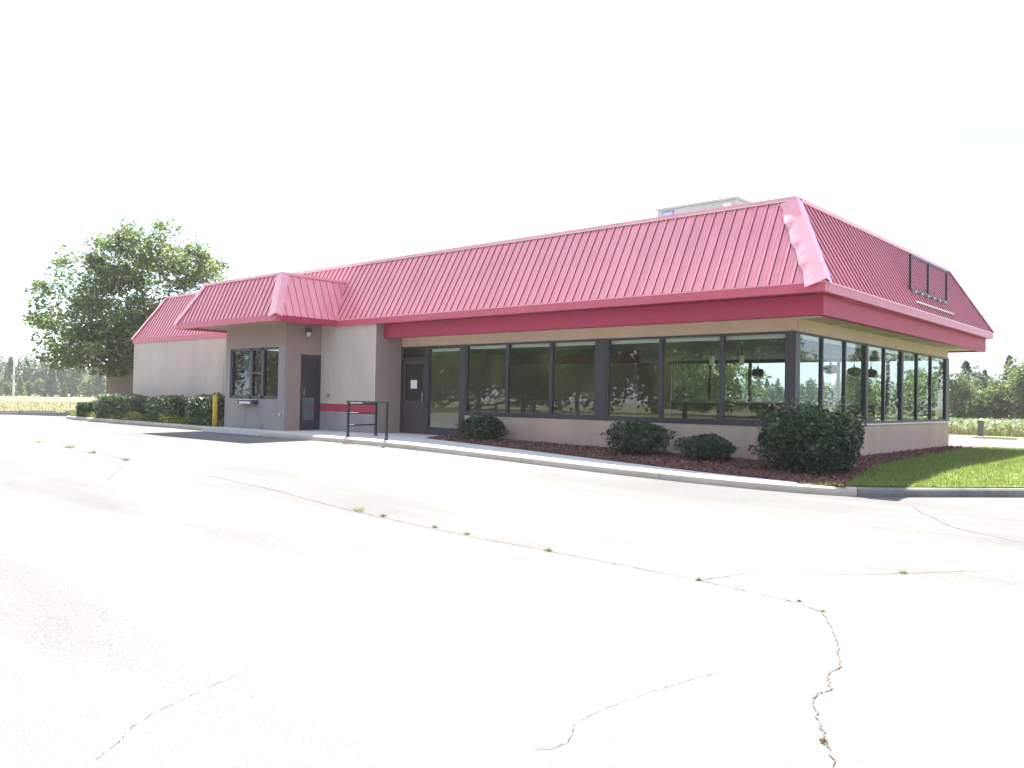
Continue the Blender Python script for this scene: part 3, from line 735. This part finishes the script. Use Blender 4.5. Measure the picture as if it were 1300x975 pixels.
# empty sign frame on the side roof
sf = empty('billboard_rack', (.68, 6.4, 3.6), 'empty black metal sign frame standing on the side roof slope', 'sign frame')
for y in (4.86, 6.28, 7.96): P_(sf, 'upright', MB().box(.655, .705, y - .03, y + .03, 3.62, 4.56), 'black_metal')
P_(sf, 'top_rail', MB().box(.66, .70, 4.89, 7.93, 4.50, 4.555), 'black_metal')
P_(sf, 'bottom_rail', MB().box(.65, .71, 4.89, 7.93, 3.70, 3.77), 'black_metal')
for k in range(6): P_(sf, 'clip', MB().box(.62, .78, 4.95 + .5 * k, 5.03 + .5 * k, 3.66, 3.71), 'steel')
lb = empty('sign_light_bar', (.87, 6.2, 3.34), 'white light strip lying along the side eave below the sign frame', 'light strip')
P_(lb, 'tube', MB().box(.862, .90, 4.6, 7.8, 3.395, 3.43), 'trim_white')
for y in (4.8, 6.2, 7.6): P_(lb, 'bracket', MB().box(.83, .866, y, y + .04, 3.385, 3.405), 'black_metal')

# railing at the entrance
rl = empty('entrance_railing', (-9.7, -2.6, -.03), 'low black metal queue railing on the sidewalk before the entrance', 'railing')
posts = [(-10.42, -2.70), (-8.92, -2.70), (-10.55, -1.70)]
for x, y in posts:
    z = walk(x, y)
    P_(rl, 'post', MB().box(x - .025, x + .025, y - .025, y + .025, z, .86), 'black_metal')
    P_(rl, 'foot', MB().box(x - .05, x + .05, y - .05, y + .05, z, z + .012), 'black_metal')
P_(rl, 'top_rail', MB().box(-10.46, -8.88, -2.735, -2.665, .86, .90), 'black_metal')
P_(rl, 'top_rail', MB().tube([(-10.55, -1.7, .82), (-10.42, -2.66, .82)], .028, 8), 'black_metal')
for z in (.58, .28):
    P_(rl, 'mid_rail', MB().tube([(-10.55, -1.7, z), (-10.42, -2.70, z)], .02, 8), 'black_metal')
# bollard
bo = empty('bollard', (-17.62, -2.36, -.05), 'yellow steel bollard at the corner of the serving bay', 'bollard')
P_(bo, 'post', MB().lathe((-17.62, -2.36, -.06), [(.075, 0), (.075, .98), (.06, 1.02), (.03, 1.045)], 16), 'bollard_yellow', smooth=True)
P_(bo, 'base_plate', MB().cbox(-17.74, -17.50, -2.47, -2.25, -.07, -.045, .005), 'kerb_concrete')
# notice on door
nt_ = tag(MB().box(-11.20, -10.93, .048, .0515, 1.26, 1.50).build('paper_notice', 'paper'), 'white paper notice taped inside the entrance door glass', 'notice')

# pendant lamps
def pendant(x, y, z, kind):
    if kind == 'glass':
        r_ = empty('pendant_lamp', (x, y, z), 'pale glass cylinder pendant lamp hanging behind the front windows', 'pendant lamp', 'pale pendant lamps inside')
        P_(r_, 'shade', MB().lathe((x, y, z - .1), [(.05, 0), (.055, .01), (.055, .2), (.03, .215)], 14), 'lamp_glass')
    else:
        r_ = empty('pendant_lamp', (x, y, z), 'dark drum pendant lamp hanging behind the side windows', 'pendant lamp', 'dark pendant lamps inside')
        P_(r_, 'shade', MB().lathe((x, y, z - .09), [(.11, -.05), (.17, 0), (.18, .1), (.15, .17), (.04, .2)], 16), 'lamp_dark')
    P_(r_, 'cap', MB().lathe((x, y, z + .11), [(.025, 0), (.03, .05), (.012, .07)], 10), 'lamp_dark')
    P_(r_, 'cord', MB().tube([(x, y, z + .17), (x, y, 2.5)], .008, 6), 'lamp_dark')
for x, y in ((-1.9, 1.6), (-2.55, 1.45)): pendant(x, y, 1.97, 'glass')
for x, y in ((-1.7, 6.35), (-1.7, 8.1), (-1.7, 9.5), (-4.6, 8.2)): pendant(x, y, 1.98, 'dark')
# dining furniture
def booth(x, y, rz, lab):
    r_ = empty('dining_booth', (x, y, -.02), lab, 'booth')
    r_.rotation_euler.z = rz
    def q(name, mb, m): return mb.build(name, m, r_)
    q('seat', MB().cbox(-.6, .6, -.25, .25, .34, .46, .03), 'interior_dark'); q('base', MB().box(-.56, .56, -.2, .2, 0, .34), 'interior_dark')
    q('backrest', MB().cbox(-.6, .6, .25, .37, 0, 1.05, .03), 'interior_dark')
def table(x, y, lab):
    r_ = empty('dining_table', (x, y, -.02), lab, 'table')
    MB().cbox(-.6, .6, -.35, .35, .72, .76, .01).build('table_top', 'counter', r_)
    MB().tube([(0, 0, 0.03), (0, 0, .72)], .04, 10).build('pedestal', 'black_metal', r_)
    MB().lathe((0, 0, 0), [(.25, 0), (.25, .02), (.05, .04)], 14).build('foot', 'black_metal', r_)
booth(-7.6, 1.1, 0, 'dark booth bench behind the front windows near the entrance'); booth(-5.6, 1.0, math.pi, 'dark booth bench facing the front glass left of the broad post')
booth(-2.4, 9.9, 0, 'dark booth bench by the rear windows'); booth(-5.4, 9.9, 0, 'dark booth bench by the rear windows beside the tiled wall')
table(-6.6, 1.3, 'square pedestal table between the front window booths'); table(-2.4, 8.9, 'square pedestal table by the rear windows'); table(-3.2, 3.2, 'square pedestal table under the pale pendant lamps')
hw = empty('service_counter', (-3.6, 6.0, -.02), 'low dividing counter with pale top across the dining room', 'counter')
P_(hw, 'body', MB().box(-6.2, -2.2, 5.85, 6.15, -.02, 1.0), 'interior_dark'); P_(hw, 'top', MB().box(-6.25, -2.15, 5.8, 6.2, 1.0, 1.05), 'counter')

# dumpster enclosure behind the building
en = empty('dumpster_enclosure', (-39, 5, -.15), 'brown walled waste enclosure beyond the hedge beside the big tree', 'enclosure')
P_(en, 'wall', MB().box(-41.2, -37.0, 4.0, 4.2, -.3, 2.66), 'enclosure_wall'); P_(en, 'wall', MB().box(-41.2, -41.0, 4.2, 8, -.3, 2.66), 'enclosure_wall')
P_(en, 'wall', MB().box(-37.2, -37.0, 4.2, 8, -.3, 2.66), 'enclosure_wall'); P_(en, 'coping', MB().box(-41.25, -36.95, 3.95, 4.25, 2.66, 2.74), 'kerb_concrete')

# wheel stops and post
def wheel_stop(x, y, z, rz, lab, grp):
    r_ = tag(MB().add([(-.9, -.075, 0), (.9, -.075, 0), (.9, .075, 0), (-.9, .075, 0), (-.86, -.045, .12), (.86, -.045, .12), (.86, .045, .12), (-.86, .045, .12)],
             [(0, 3, 2, 1), (4, 5, 6, 7), (0, 1, 5, 4), (1, 2, 6, 5), (2, 3, 7, 6), (3, 0, 4, 7)]).build('wheel_stop', 'kerb_concrete'), lab, 'wheel stop', grp)
    r_.location = (x, y, z); r_.rotation_euler.z = rz
for y in (-4.0, -1.7, -.1, 2.1): wheel_stop(-39.4, y, lot(-39), math.pi / 2, 'pale concrete wheel stop along the field edge of the lot', 'wheel stops along the field edge')
wheel_stop(-1.6, 24.9, lot(1), .5, 'pale concrete wheel stop at the foot of the grey post', None)
pt = empty('grey_post', (-2.75, 27.9, -.36), 'short square grey wooden post at the rear edge of the lot', 'post')
P_(pt, 'shaft', MB().box(-2.86, -2.64, 27.8, 28.0, -.42, .36), 'wood_grey'); P_(pt, 'cap', MB().box(-2.88, -2.62, 27.78, 28.02, .36, .40), 'wood_grey')

# ------------------------------------------------------------------ shrubs
def shrub_mesh(name, rx, ry, h, n, size, box=.0, seed=1, spikes=0, lump=.30):
    g = np.random.default_rng(seed); k = int(n * 1.0)
    d = g.normal(size=(k, 3)); d[:, 2] = np.where(g.random(k) < .62, np.abs(d[:, 2]), -np.abs(d[:, 2]) * .8); d /= np.linalg.norm(d, axis=1, keepdims=True)
    if box:
        mx_ = np.max(np.abs(d) ** 1, axis=1, keepdims=True); d = d * (1 - box) + (d / mx_) * box
    # uneven outline from a few lobes
    lob = g.normal(size=(34, 3)); lob /= np.linalg.norm(lob, axis=1, keepdims=True); amp = g.random(34) * lump
    dn = d / np.linalg.norm(d, axis=1, keepdims=True)
    bumpy = 1 + (np.exp(-((1 - dn @ lob.T) / .028)) * amp).sum(1, keepdims=True) - .12
    rad = 1 - .5 * g.random((k, 1)) ** 1.5
    C = d * rad * bumpy
    C = C * np.array([rx, ry, h * .53]) + np.array([0, 0, h * .47]); C[:, 2] = np.where(C[:, 2] < .03, .03 + g.random(k) * h * .3, C[:, 2])
    V, F = leaves(C, size, .55, up=.4, g=g)
    return npmesh(name, V, F)
def sprig_mesh(rx, ry, h, n, size, seed):
    g = np.random.default_rng(seed + 500); S = []
    for _ in range(n):
        a = g.random() * 6.28; r_ = .35 + .6 * g.random(); b0 = np.array([math.cos(a) * r_ * rx, math.sin(a) * r_ * ry, h * (.30 + .62 * (1 - r_ ** 3) * g.random() + .15)]); dd = np.array([math.cos(a) * .3, math.sin(a) * .3, 1.0]); ll = .18 + .18 * g.random()
        S += [b0 + dd * ll * t + g.normal(size=3) * .018 for t in np.linspace(0, 1, 22)]
    V, F = leaves(np.array(S), size * .8, .4, up=.1, g=g)
    return npmesh('new_growth', V, F)
def stems(name, rx, ry, h, seed, parent, n=7):
    g = random.Random(seed); mb = MB()
    for _ in range(n):
        a = g.uniform(0, 6.28); r_ = g.uniform(.2, .7)
        mb.tube([(0, 0, -.05), (math.cos(a) * r_ * rx * .5, math.sin(a) * r_ * ry * .5, h * .35), (math.cos(a) * r_ * rx, math.sin(a) * r_ * ry, h * .7)], [.02, .014, .006], 6)
    return mb.build(name, 'bark', parent)
def shrub(x, y, z, rx, ry, h, n, size, m, lab, seed, box=0, spikes=0, grp=None, rz=0, lump=.30):
    r_ = empty('shrub', (x, y, z), lab, 'shrub', grp); r_.rotation_euler.z = rz
    link_mesh('foliage', shrub_mesh('foliage', rx, ry, h, n, size, box, seed, 0, lump), m, r_)
    if spikes: link_mesh('new_growth', sprig_mesh(rx, ry, h, spikes, size, seed), 'leaf_bright', r_)['kind'] = 'stuff'
    stems('stem', rx, ry, h, seed, r_)
shrub(-7.62, -.72, -.02, .66, .60, .66, 5200, .055, 'leaf_shrub', 'round dark green shrub beside the entrance glass', 11)
shrub(-2.95, -.95, -.10, .66, .62, .74, 6500, .055, 'leaf_shrub', 'clipped dark shrub under the window to the right of the broad post', 12, box=.3)
shrub(-1.35, -.95, -.14, .55, .5, .58, 4600, .055, 'leaf_shrub', 'smallest low dark shrub between the clipped shrub and the corner shrub', 13)
shrub(.74, -1.1, -.20, .92, .85, 1.22, 13000, .07, 'leaf_shrub', 'tall bushy holly shrub at the glass corner of the building', 14, box=.35, spikes=44)
# hedge in the left bed
tag(patch('planting_bed', [(-27.4, -.25), (-29.4, -1.1), (-30.1, -1.7), (-30.0, -2.0), (-29.5, -2.13), (-24, -2.18), (-17.5, -2.36), (-17.42, -.93), (-26.75, -.93)], lambda x, y: -.035, 'soil', 2.0), kind='structure')
hed = [(-28.5, .72, .55, .62, 'lowest rounded dark hedge shrub at the end of the planting bed'), (-26.6, .95, .62, .98, 'dark hedge shrub with pale tips next to the lowest one'), (-24.6, 1.05, .62, .96, 'hedge shrub with pale tips before the corner of the kitchen wall'),
       (-21.9, 1.35, .62, .98, 'broad clipped hedge shrub in the middle of the kitchen wall'), (-19.1, 1.25, .62, 1.02, 'broad clipped hedge shrub next to the yellow bollard')]
for i, (x, rx, ry, h, lab) in enumerate(hed):
    shrub(x, -1.74, -.03, rx * .86, ry * .9, h, 6200, .095, 'leaf_hedge' if i else 'leaf_shrub', lab, 30 + i, box=.68, lump=.14)
for i, (x, rx, lab) in enumerate(((-24.0, .42, 'low yellow green plant at the kerb below the hedge'), (-21.3, .62, 'wider yellow green plant at the kerb below the middle hedge shrub'))):
    r_ = empty('low_plant', (x, -2.06, -.03), lab, 'plant'); link_mesh('foliage', shrub_mesh('foliage', rx, .2, .36, 700, .09, .2, 50 + i), 'leaf_yellow', r_)
Pb = np.stack([rng.uniform(-29.8, -17.6, 9000), rng.uniform(-2.14, -1.2, 9000), np.full(9000, -.035)], 1)
Vb, Fb = blades(Pb, .20, .03)
tag(link_mesh('bed_grass', npmesh('bed_grass', Vb, Fb), 'grass_blade'), 'shaggy green ground cover below the hedge along the kerb', 'ground cover', kind='stuff')

# weeds in cracks
def weed(x, y, n, size, m, seed):
    g = np.random.default_rng(seed); P = np.zeros((n, 3)); P[:, :2] = g.normal(size=(n, 2)) * size * .5
    V, F = blades(P, size * .7, .007, g=g, lean=1.0)
    o = tag(link_mesh('weed_tuft', npmesh('weed_tuft', V, F), m), 'small dry weed tuft growing in a pavement crack', 'weed', 'weeds in the pavement cracks'); o.location = (x, y, lot(x, y) + .003)
for i, (x, y, s_) in enumerate(((-1.63, -9.2, .07), (-1.12, -9.23, .045), (-.18, -9.28, .03), (.36, -9.33, .03), (1.54, -9.42, .035), (3.2, -9.53, .022), (4.31, -7.97, .028), (5.17, -12.02, .014), (4.07, -9.63, .013), (4.31, -9.79, .012))):
    weed(x, y, 60, s_, 'dry_blade' if i % 3 else 'grass_blade', 70 + i)
for i, (x, y, s_) in enumerate(((-14.67, -8.38, .11), (-12.39, -8.56, .13), (-10.53, -8.81, .11), (-8.62, -9.0, .07))): weed(x, y, 70, s_, 'dry_blade' if i else 'grass_blade', 90 + i)

# ------------------------------------------------------------------ trees
def limb(mb, p, d, length, r, depth, g, tips):
    pts = [p]; rr = [r]; cur = Vector(p); dd = Vector(d).normalized(); nseg = 4
    for k in range(nseg):
        dd = (dd + Vector((g.gauss(0, .13), g.gauss(0, .13), g.gauss(.03, .08)))).normalized(); cur = cur + dd * length / nseg; pts.append(cur.copy()); rr.append(r * (1 - .6 * (k + 1) / nseg))
    mb.tube(pts, rr, 7 if depth < 2 else 5, cap=False)
    tips.append(pts[-1]); tips.append(pts[-2])
    if depth < 3:
        for _ in range(3 if depth == 0 else 2):
            t = g.choice([2, 3, 4]); a = g.uniform(0, 6.28)
            limb(mb, pts[t], dd + Vector((math.cos(a), math.sin(a), g.uniform(-.05, .5))) * .9, length * .62, rr[t] * .7, depth + 1, g, tips)
def broad_tree_mesh(h, blobs, nclu, per, leaf, crad, seed, trunk_r=.28, trunk_h=2.2):
    """blobs: list of (centre, radii) giving the crown's volume"""
    g = random.Random(seed); gn = np.random.default_rng(seed); mb = MB(); tips = []
    mb.tube([(0, 0, -.3), (0, 0, .15), (.05, 0, trunk_h * .6), (.08, .05, trunk_h)], [trunk_r * 1.35, trunk_r * 1.05, trunk_r * .9, trunk_r * .85], 10, cap=False)
    for c, r_ in blobs:
        tgt = Vector(c); base = Vector((.08, .05, trunk_h * g.uniform(.75, 1.0)))
        for _ in range(2):
            t2 = tgt + Vector((g.gauss(0, .35) * r_[0], g.gauss(0, .35) * r_[1], g.gauss(0, .3) * r_[2])); v = t2 - base
            limb(mb, base, v, v.length * .55, trunk_r * .36, 1, g, tips)
    cl = []
    wts = np.array([r_[0] * r_[1] * r_[2] for c, r_ in blobs]); wts /= wts.sum()
    for _ in range(nclu):
        c, r_ = blobs[gn.choice(len(blobs), p=wts)]; s_ = gn.normal(size=3); s_ /= np.linalg.norm(s_); s_ *= gn.random() ** .42
        cl.append(np.array(c) + s_ * np.array(r_))
    cl = np.array(cl); off = sph(nclu * per, gn).reshape(nclu, per, 3) * crad * (.6 + .8 * gn.random((nclu, 1, 1))); off[:, :, 2] *= .55
    off[:, :, 2] -= .25 * (off[:, :, 0] ** 2 + off[:, :, 1] ** 2)
    V, F = leaves((cl[:, None, :] + off).reshape(-1, 3), leaf, .6, up=.3, g=gn)
    tm = bpy.data.meshes.new('trunk'); tm.from_pydata(mb.v, [], mb.f); tm.update()
    return tm, npmesh('crown', V, F)
def conifer_mesh(h, w, n, leaf, seed):
    gn = np.random.default_rng(seed); g = random.Random(seed); mb = MB()
    mb.tube([(0, 0, -.3), (0, 0, h * .5), (0, 0, h * .98)], [h * .02, h * .013, .02], 7, cap=False)
    C = []
    lv = 15
    for k in range(lv):
        z = h * (.10 + .88 * k / lv); rr = w * (1 - (k / lv)) ** .8 * (.8 + .4 * g.random()) + .08
        for b in range(7):
            a = g.uniform(0, 6.28); m_ = max(4, int(n / lv / 7 * (rr / w + .25) * 1.3)); t = gn.random(m_) ** .7
            P0 = np.stack([np.cos(a) * t * rr, np.sin(a) * t * rr, z - .10 * h * .35 * t + 0 * t], 1); P0 += gn.normal(size=P0.shape) * .05 * w; C.append(P0)
    V, F = leaves(np.concatenate(C), leaf, .45, up=.2, g=gn)
    tm = bpy.data.meshes.new('trunk'); tm.from_pydata(mb.v, [], mb.f); tm.update()
    return tm, npmesh('crown', V, F)
def plant_tree(meshes, loc, scale, rz, m, name, lab, grp=None):
    r_ = empty(name, loc, lab, 'tree', grp); r_.rotation_euler.z = rz; r_.scale = (scale, scale, scale)
    link_mesh('trunk', meshes[0], 'bark', r_)
    c = bpy.data.objects.new('crown', meshes[1]); COL.objects.link(c); c.parent = r_
    if not meshes[1].materials: meshes[1].materials.append(MATS[m])
    elif meshes[1].materials[0] != MATS[m]:
        c.material_slots[0].link = 'OBJECT'; c.material_slots[0].material = MATS[m]
    return r_
# the big tree beyond the kitchen
DT = 46.0
base = px(168, 500, DT); base.z = -.45
k = DT / 1050.8
def crown_blob(x, y, rx, ry, dd):
    p = px(x, y, DT + dd) - base; return ((p.x, p.y, p.z), (rx * k, rx * k * 1.0, ry * k))
blobs = [crown_blob(105, 415, 66, 46, -1.5), crown_blob(190, 420, 70, 46, 0), crown_blob(150, 350, 72, 48, 1), crown_blob(205, 325, 58, 46, 0.5), crown_blob(185, 298, 38, 26, -.5), crown_blob(245, 350, 44, 34, 1.5), crown_blob(82, 385, 38, 30, .5), crown_blob(140, 445, 75, 26, -2.0), crown_blob(250, 400, 45, 45, 2.5)]
big = broad_tree_mesh(11, blobs, 430, 92, .19, .80, 3, trunk_r=.34, trunk_h=2.4)
plant_tree(big, base, 1.0, 0, 'leaf_tree', 'shade_tree', 'large spreading leafy shade tree behind the kitchen end of the building')
# prototypes for other trees
def gen(seed, wide, n1=150, per=34, leaf=.34):
    g = random.Random(seed); bl = []
    for _ in range(7):
        a = g.uniform(0, 6.28); r_ = g.uniform(.2, 1) * wide; z = g.uniform(2.6, 8.2); bl.append(((math.cos(a) * r_, math.sin(a) * r_, z), (wide * g.uniform(.45, .75), wide * g.uniform(.45, .75), g.uniform(1.2, 2.0))))
    bl.append(((0, 0, 8.6), (wide * .5, wide * .5, 1.6))); bl.append(((0, 0, 4.8), (wide * .9, wide * .9, 3.0)))
    return broad_tree_mesh(10, bl, n1, per, leaf, .9, seed, trunk_r=.2, trunk_h=2.0)
protoA, protoB = gen(21, 2.6), gen(22, 3.3)
protoE, protoF = gen(25, 2.9, 170, 95, .2), gen(26, 3.4, 180, 95, .2)
protoC, protoD = conifer_mesh(10, 2.2, 4200, .42, 23), conifer_mesh(10, 1.7, 3600, .40, 24)
# trees right of and behind the building (seen past the corner and through the glass)
right = [(1212, 486, 74, 4.9, protoA, 'leaf_bright'), (1226, 474, 84, 6.6, protoC, 'leaf_pine'), (1240, 480, 80, 5.4, protoB, 'leaf_far'), (1250, 482, 88, 5.9, protoD, 'leaf_pine'), (1262, 492, 78, 4.4, protoA, 'leaf_bright'),
         (1281, 462, 88, 7.6, protoD, 'leaf_pine'), (1292, 470, 76, 6.0, protoB, 'leaf_bright'), (1315, 466, 74, 6.4, protoA, 'leaf_bright'), (1185, 482, 82, 5.4, protoB, 'leaf_bright'), (1160, 478, 86, 5.8, protoA, 'leaf_bright'), (1086, 478, 70, 5.0, protoA, 'leaf_bright')]
labs = ['rounded pale green tree by the building corner beyond the crops', 'dark pointed conifer standing second from the building corner', 'bushy mid green tree between the two conifers near the corner', 'slim dark conifer above the low gap in the tree row', 'low pale tree in the dip of the tree row',
        'tallest slim dark conifer in the row beyond the crops', 'broad bright green tree beside the tallest conifer', 'bright green tree at the far end of the row beyond the crops', 'bright bushy tree seen through the last side windows', 'bright tree seen through the side windows beyond the dining room', 'lone small tree seen through the third side window']
for i, ((x, yt, d_, h_, pr, m_), lb_) in enumerate(zip(right, labs)):
    p = px(x, 500, d_); p.z = -.45
    plant_tree(pr, p, h_ / 10.0, i * 1.3, m_, 'conifer_tree' if pr in (protoC, protoD) else 'leafy_tree', lb_)
rear = [(862, 52, 8.5, protoC, 'leaf_pine', 'tall dark conifer seen through the front glass beyond the rear windows'), (884, 58, 8.0, protoA, 'leaf_bright', 'leafy tree left of the narrow conifer seen through the front glass'), (908, 50, 6.2, protoB, 'leaf_bright', 'broad leafy tree seen through the glass right of the dark conifer'), (925, 55, 6.2, protoD, 'leaf_pine', 'narrow conifer seen through the glass before the far woods'), (800, 60, 8, protoB, 'leaf_far', 'tree seen through the rear glass door')]
for i, (x, d_, h_, pr, m_, lb_) in enumerate(rear):
    p = px(x, 500, d_); p.z = -.45; plant_tree(pr, p, h_ / 10.0, i * 2.1 + .4, m_, 'conifer_tree' if pr in (protoC, protoD) else 'leafy_tree', lb_)
# trees across the lot, mirrored in the front glass
for i in range(10):
    x = -72 + i * 8.2 + random.uniform(-2, 2); y = -46 + random.uniform(-5, 4)
    plant_tree([protoE, protoF][i % 2], (x, y, -.45), 1.15 + random.uniform(-.15, .3), i * 1.1, 'leaf_tree' if i % 3 else 'leaf_bright', 'leafy_tree', 'leafy tree across the lot mirrored in the front windows', 'trees across the lot')

# far woods: one mass each
def woods(name, lab, x0, x1, depth, hmin, hmax, n, seed, m='leaf_far', per=620, leaf=.75, line=None):
    g = np.random.default_rng(seed); Cs = []
    for i in range(n):
        xx = x0 + (x1 - x0) * (i + g.random()) / n; d_ = depth * (1 + .16 * g.random()); p = px(xx, 500, d_) if line is None else Vector((xx, line - 9 * g.random(), 0)); h_ = g.uniform(hmin, hmax); w = h_ * g.uniform(.2, .32)
        s_ = sph(per, g); kind = g.random() < .45
        if kind: zz = g.random(per) ** .9; ang = g.random(per) * 6.28; rr = w * (1.05 - zz) * np.sqrt(g.random(per)); Cc = np.stack([np.cos(ang) * rr, np.sin(ang) * rr, .06 * h_ + zz * h_ * .96], 1)
        else: Cc = s_ * np.array([w, w, h_ * .5]) * (1 + .2 * np.sin(s_[:, :1] * 7 + i)) + np.array([0, 0, h_ * .52])
        Cs.append(Cc + np.array([p.x, p.y, -.45]))
    V, F = leaves(np.concatenate(Cs), leaf, .7, up=.3, g=g)
    return tag(link_mesh(name, npmesh(name, V, F), m), lab, 'woods', kind='stuff')
woods('far_woods', 'hazy line of pines along the far side of the dry field', -120, 330, 195, 6.5, 11.0, 80, 41)
woods('far_woods', 'hazy blue green woods on the horizon behind the dining room', 760, 1420, 215, 5.5, 9.5, 95, 42)
woods('opposite_woods', 'dense woods behind the trees across the lot mirrored in the windows', -125, 45, 1, 11, 16, 70, 44, 'leaf_tree', 1500, .6, line=-60)
woods('roadside_woods', 'woods continuing past the crops beyond the right end of the lot', 12, 150, 1, 6, 10, 56, 45, 'leaf_bright', 1200, .42, line=84)
woods('crop_thicket', 'bushy undergrowth below the trees beyond the crops', 1080, 1400, 76, 2.2, 3.6, 60, 46, 'leaf_bright', 420, .34)
woods('field_thicket', 'lower scrub in front of the far pines by the field', -80, 300, 178, 2.5, 4.6, 40, 43, 'leaf_bright', 420, .6)
# utility pole by the field
up_ = empty('utility_pole', tuple(px(17, 497, 150)), 'slim pale utility pole at the far edge of the dry field', 'pole'); up_.location.z = -.45
pl = up_.location
P_(up_, 'shaft', MB().tube([(pl.x, pl.y, -.5), (pl.x, pl.y, 6.3)], [.2, .14], 8), 'trim_white')
P_(up_, 'transformer', MB().lathe((pl.x + .3, pl.y - .2, 2.9), [(.25, 0), (.28, .1), (.28, .8), (.2, .9)], 10), 'unit_grey')
# crop field behind the lot
n = 52000
cx = rng.uniform(-75, 60, n); cy = rng.uniform(33, 62, n); row = np.round(cy / .76) * .76 + rng.normal(size=n) * .12
Cc = np.stack([cx, row, -.42 + .55 * rng.random(n) ** .5], 1)
Vc, Fc = leaves(Cc, .24, .75, up=.8)
tag(link_mesh('crop_rows', npmesh('crop_rows', Vc, Fc), 'leaf_crop'), 'pale green bean crop growing in rows behind the lot', 'crops', kind='stuff')
Pd = np.stack([rng.uniform(-60, 40, 16000), rng.uniform(31.2, 33.4, 16000), np.full(16000, -.42)], 1)
Vd, Fd = blades(Pd, .42, .05)
tag(link_mesh('tall_grass', npmesh('tall_grass', Vd, Fd), 'dry_blade'), 'strip of tall tan grass along the front of the crops', 'grass', kind='stuff')
tag(patch('rear_lawn', [(-70, 27.5), (45, 27.5), (45, 31.6), (-70, 31.6)], lambda x, y: -.40, 'lawn', 8.0), kind='structure')
# dry field on the left
n = 30000
Pf = np.stack([-41 - 60 * rng.random(n) ** 1.6, rng.uniform(-40, 60, n), np.full(n, -.42)], 1)
Vf, Ff = blades(Pf, .16, .05)
tag(link_mesh('field_tufts', npmesh('field_tufts', Vf, Ff), 'dry_blade'), 'yellowing rough grass of the open field beyond the lot', 'grass', kind='stuff')

# ------------------------------------------------------------------ warm hazy air
hz = MB().box(-640, 640, -640, 640, -1.6, 19).build('haze', None); tag(hz, 'thin bright summer haze over the whole place', 'haze', kind='stuff')
hm = bpy.data.materials.new('haze'); hm.use_nodes = True; ht = hm.node_tree; ht.nodes.remove(ht.nodes['Principled BSDF'])
pv = ht.nodes.new('ShaderNodeVolumePrincipled'); pv.inputs['Density'].default_value = 0.00035; pv.inputs['Color'].default_value = (.90, .95, 1.0, 1); pv.inputs['Anisotropy'].default_value = 0.3
ht.links.new(pv.outputs['Volume'], ht.nodes['Material Output'].inputs['Volume']); hz.data.materials.append(hm)
SC.cycles.volume_bounces = 1
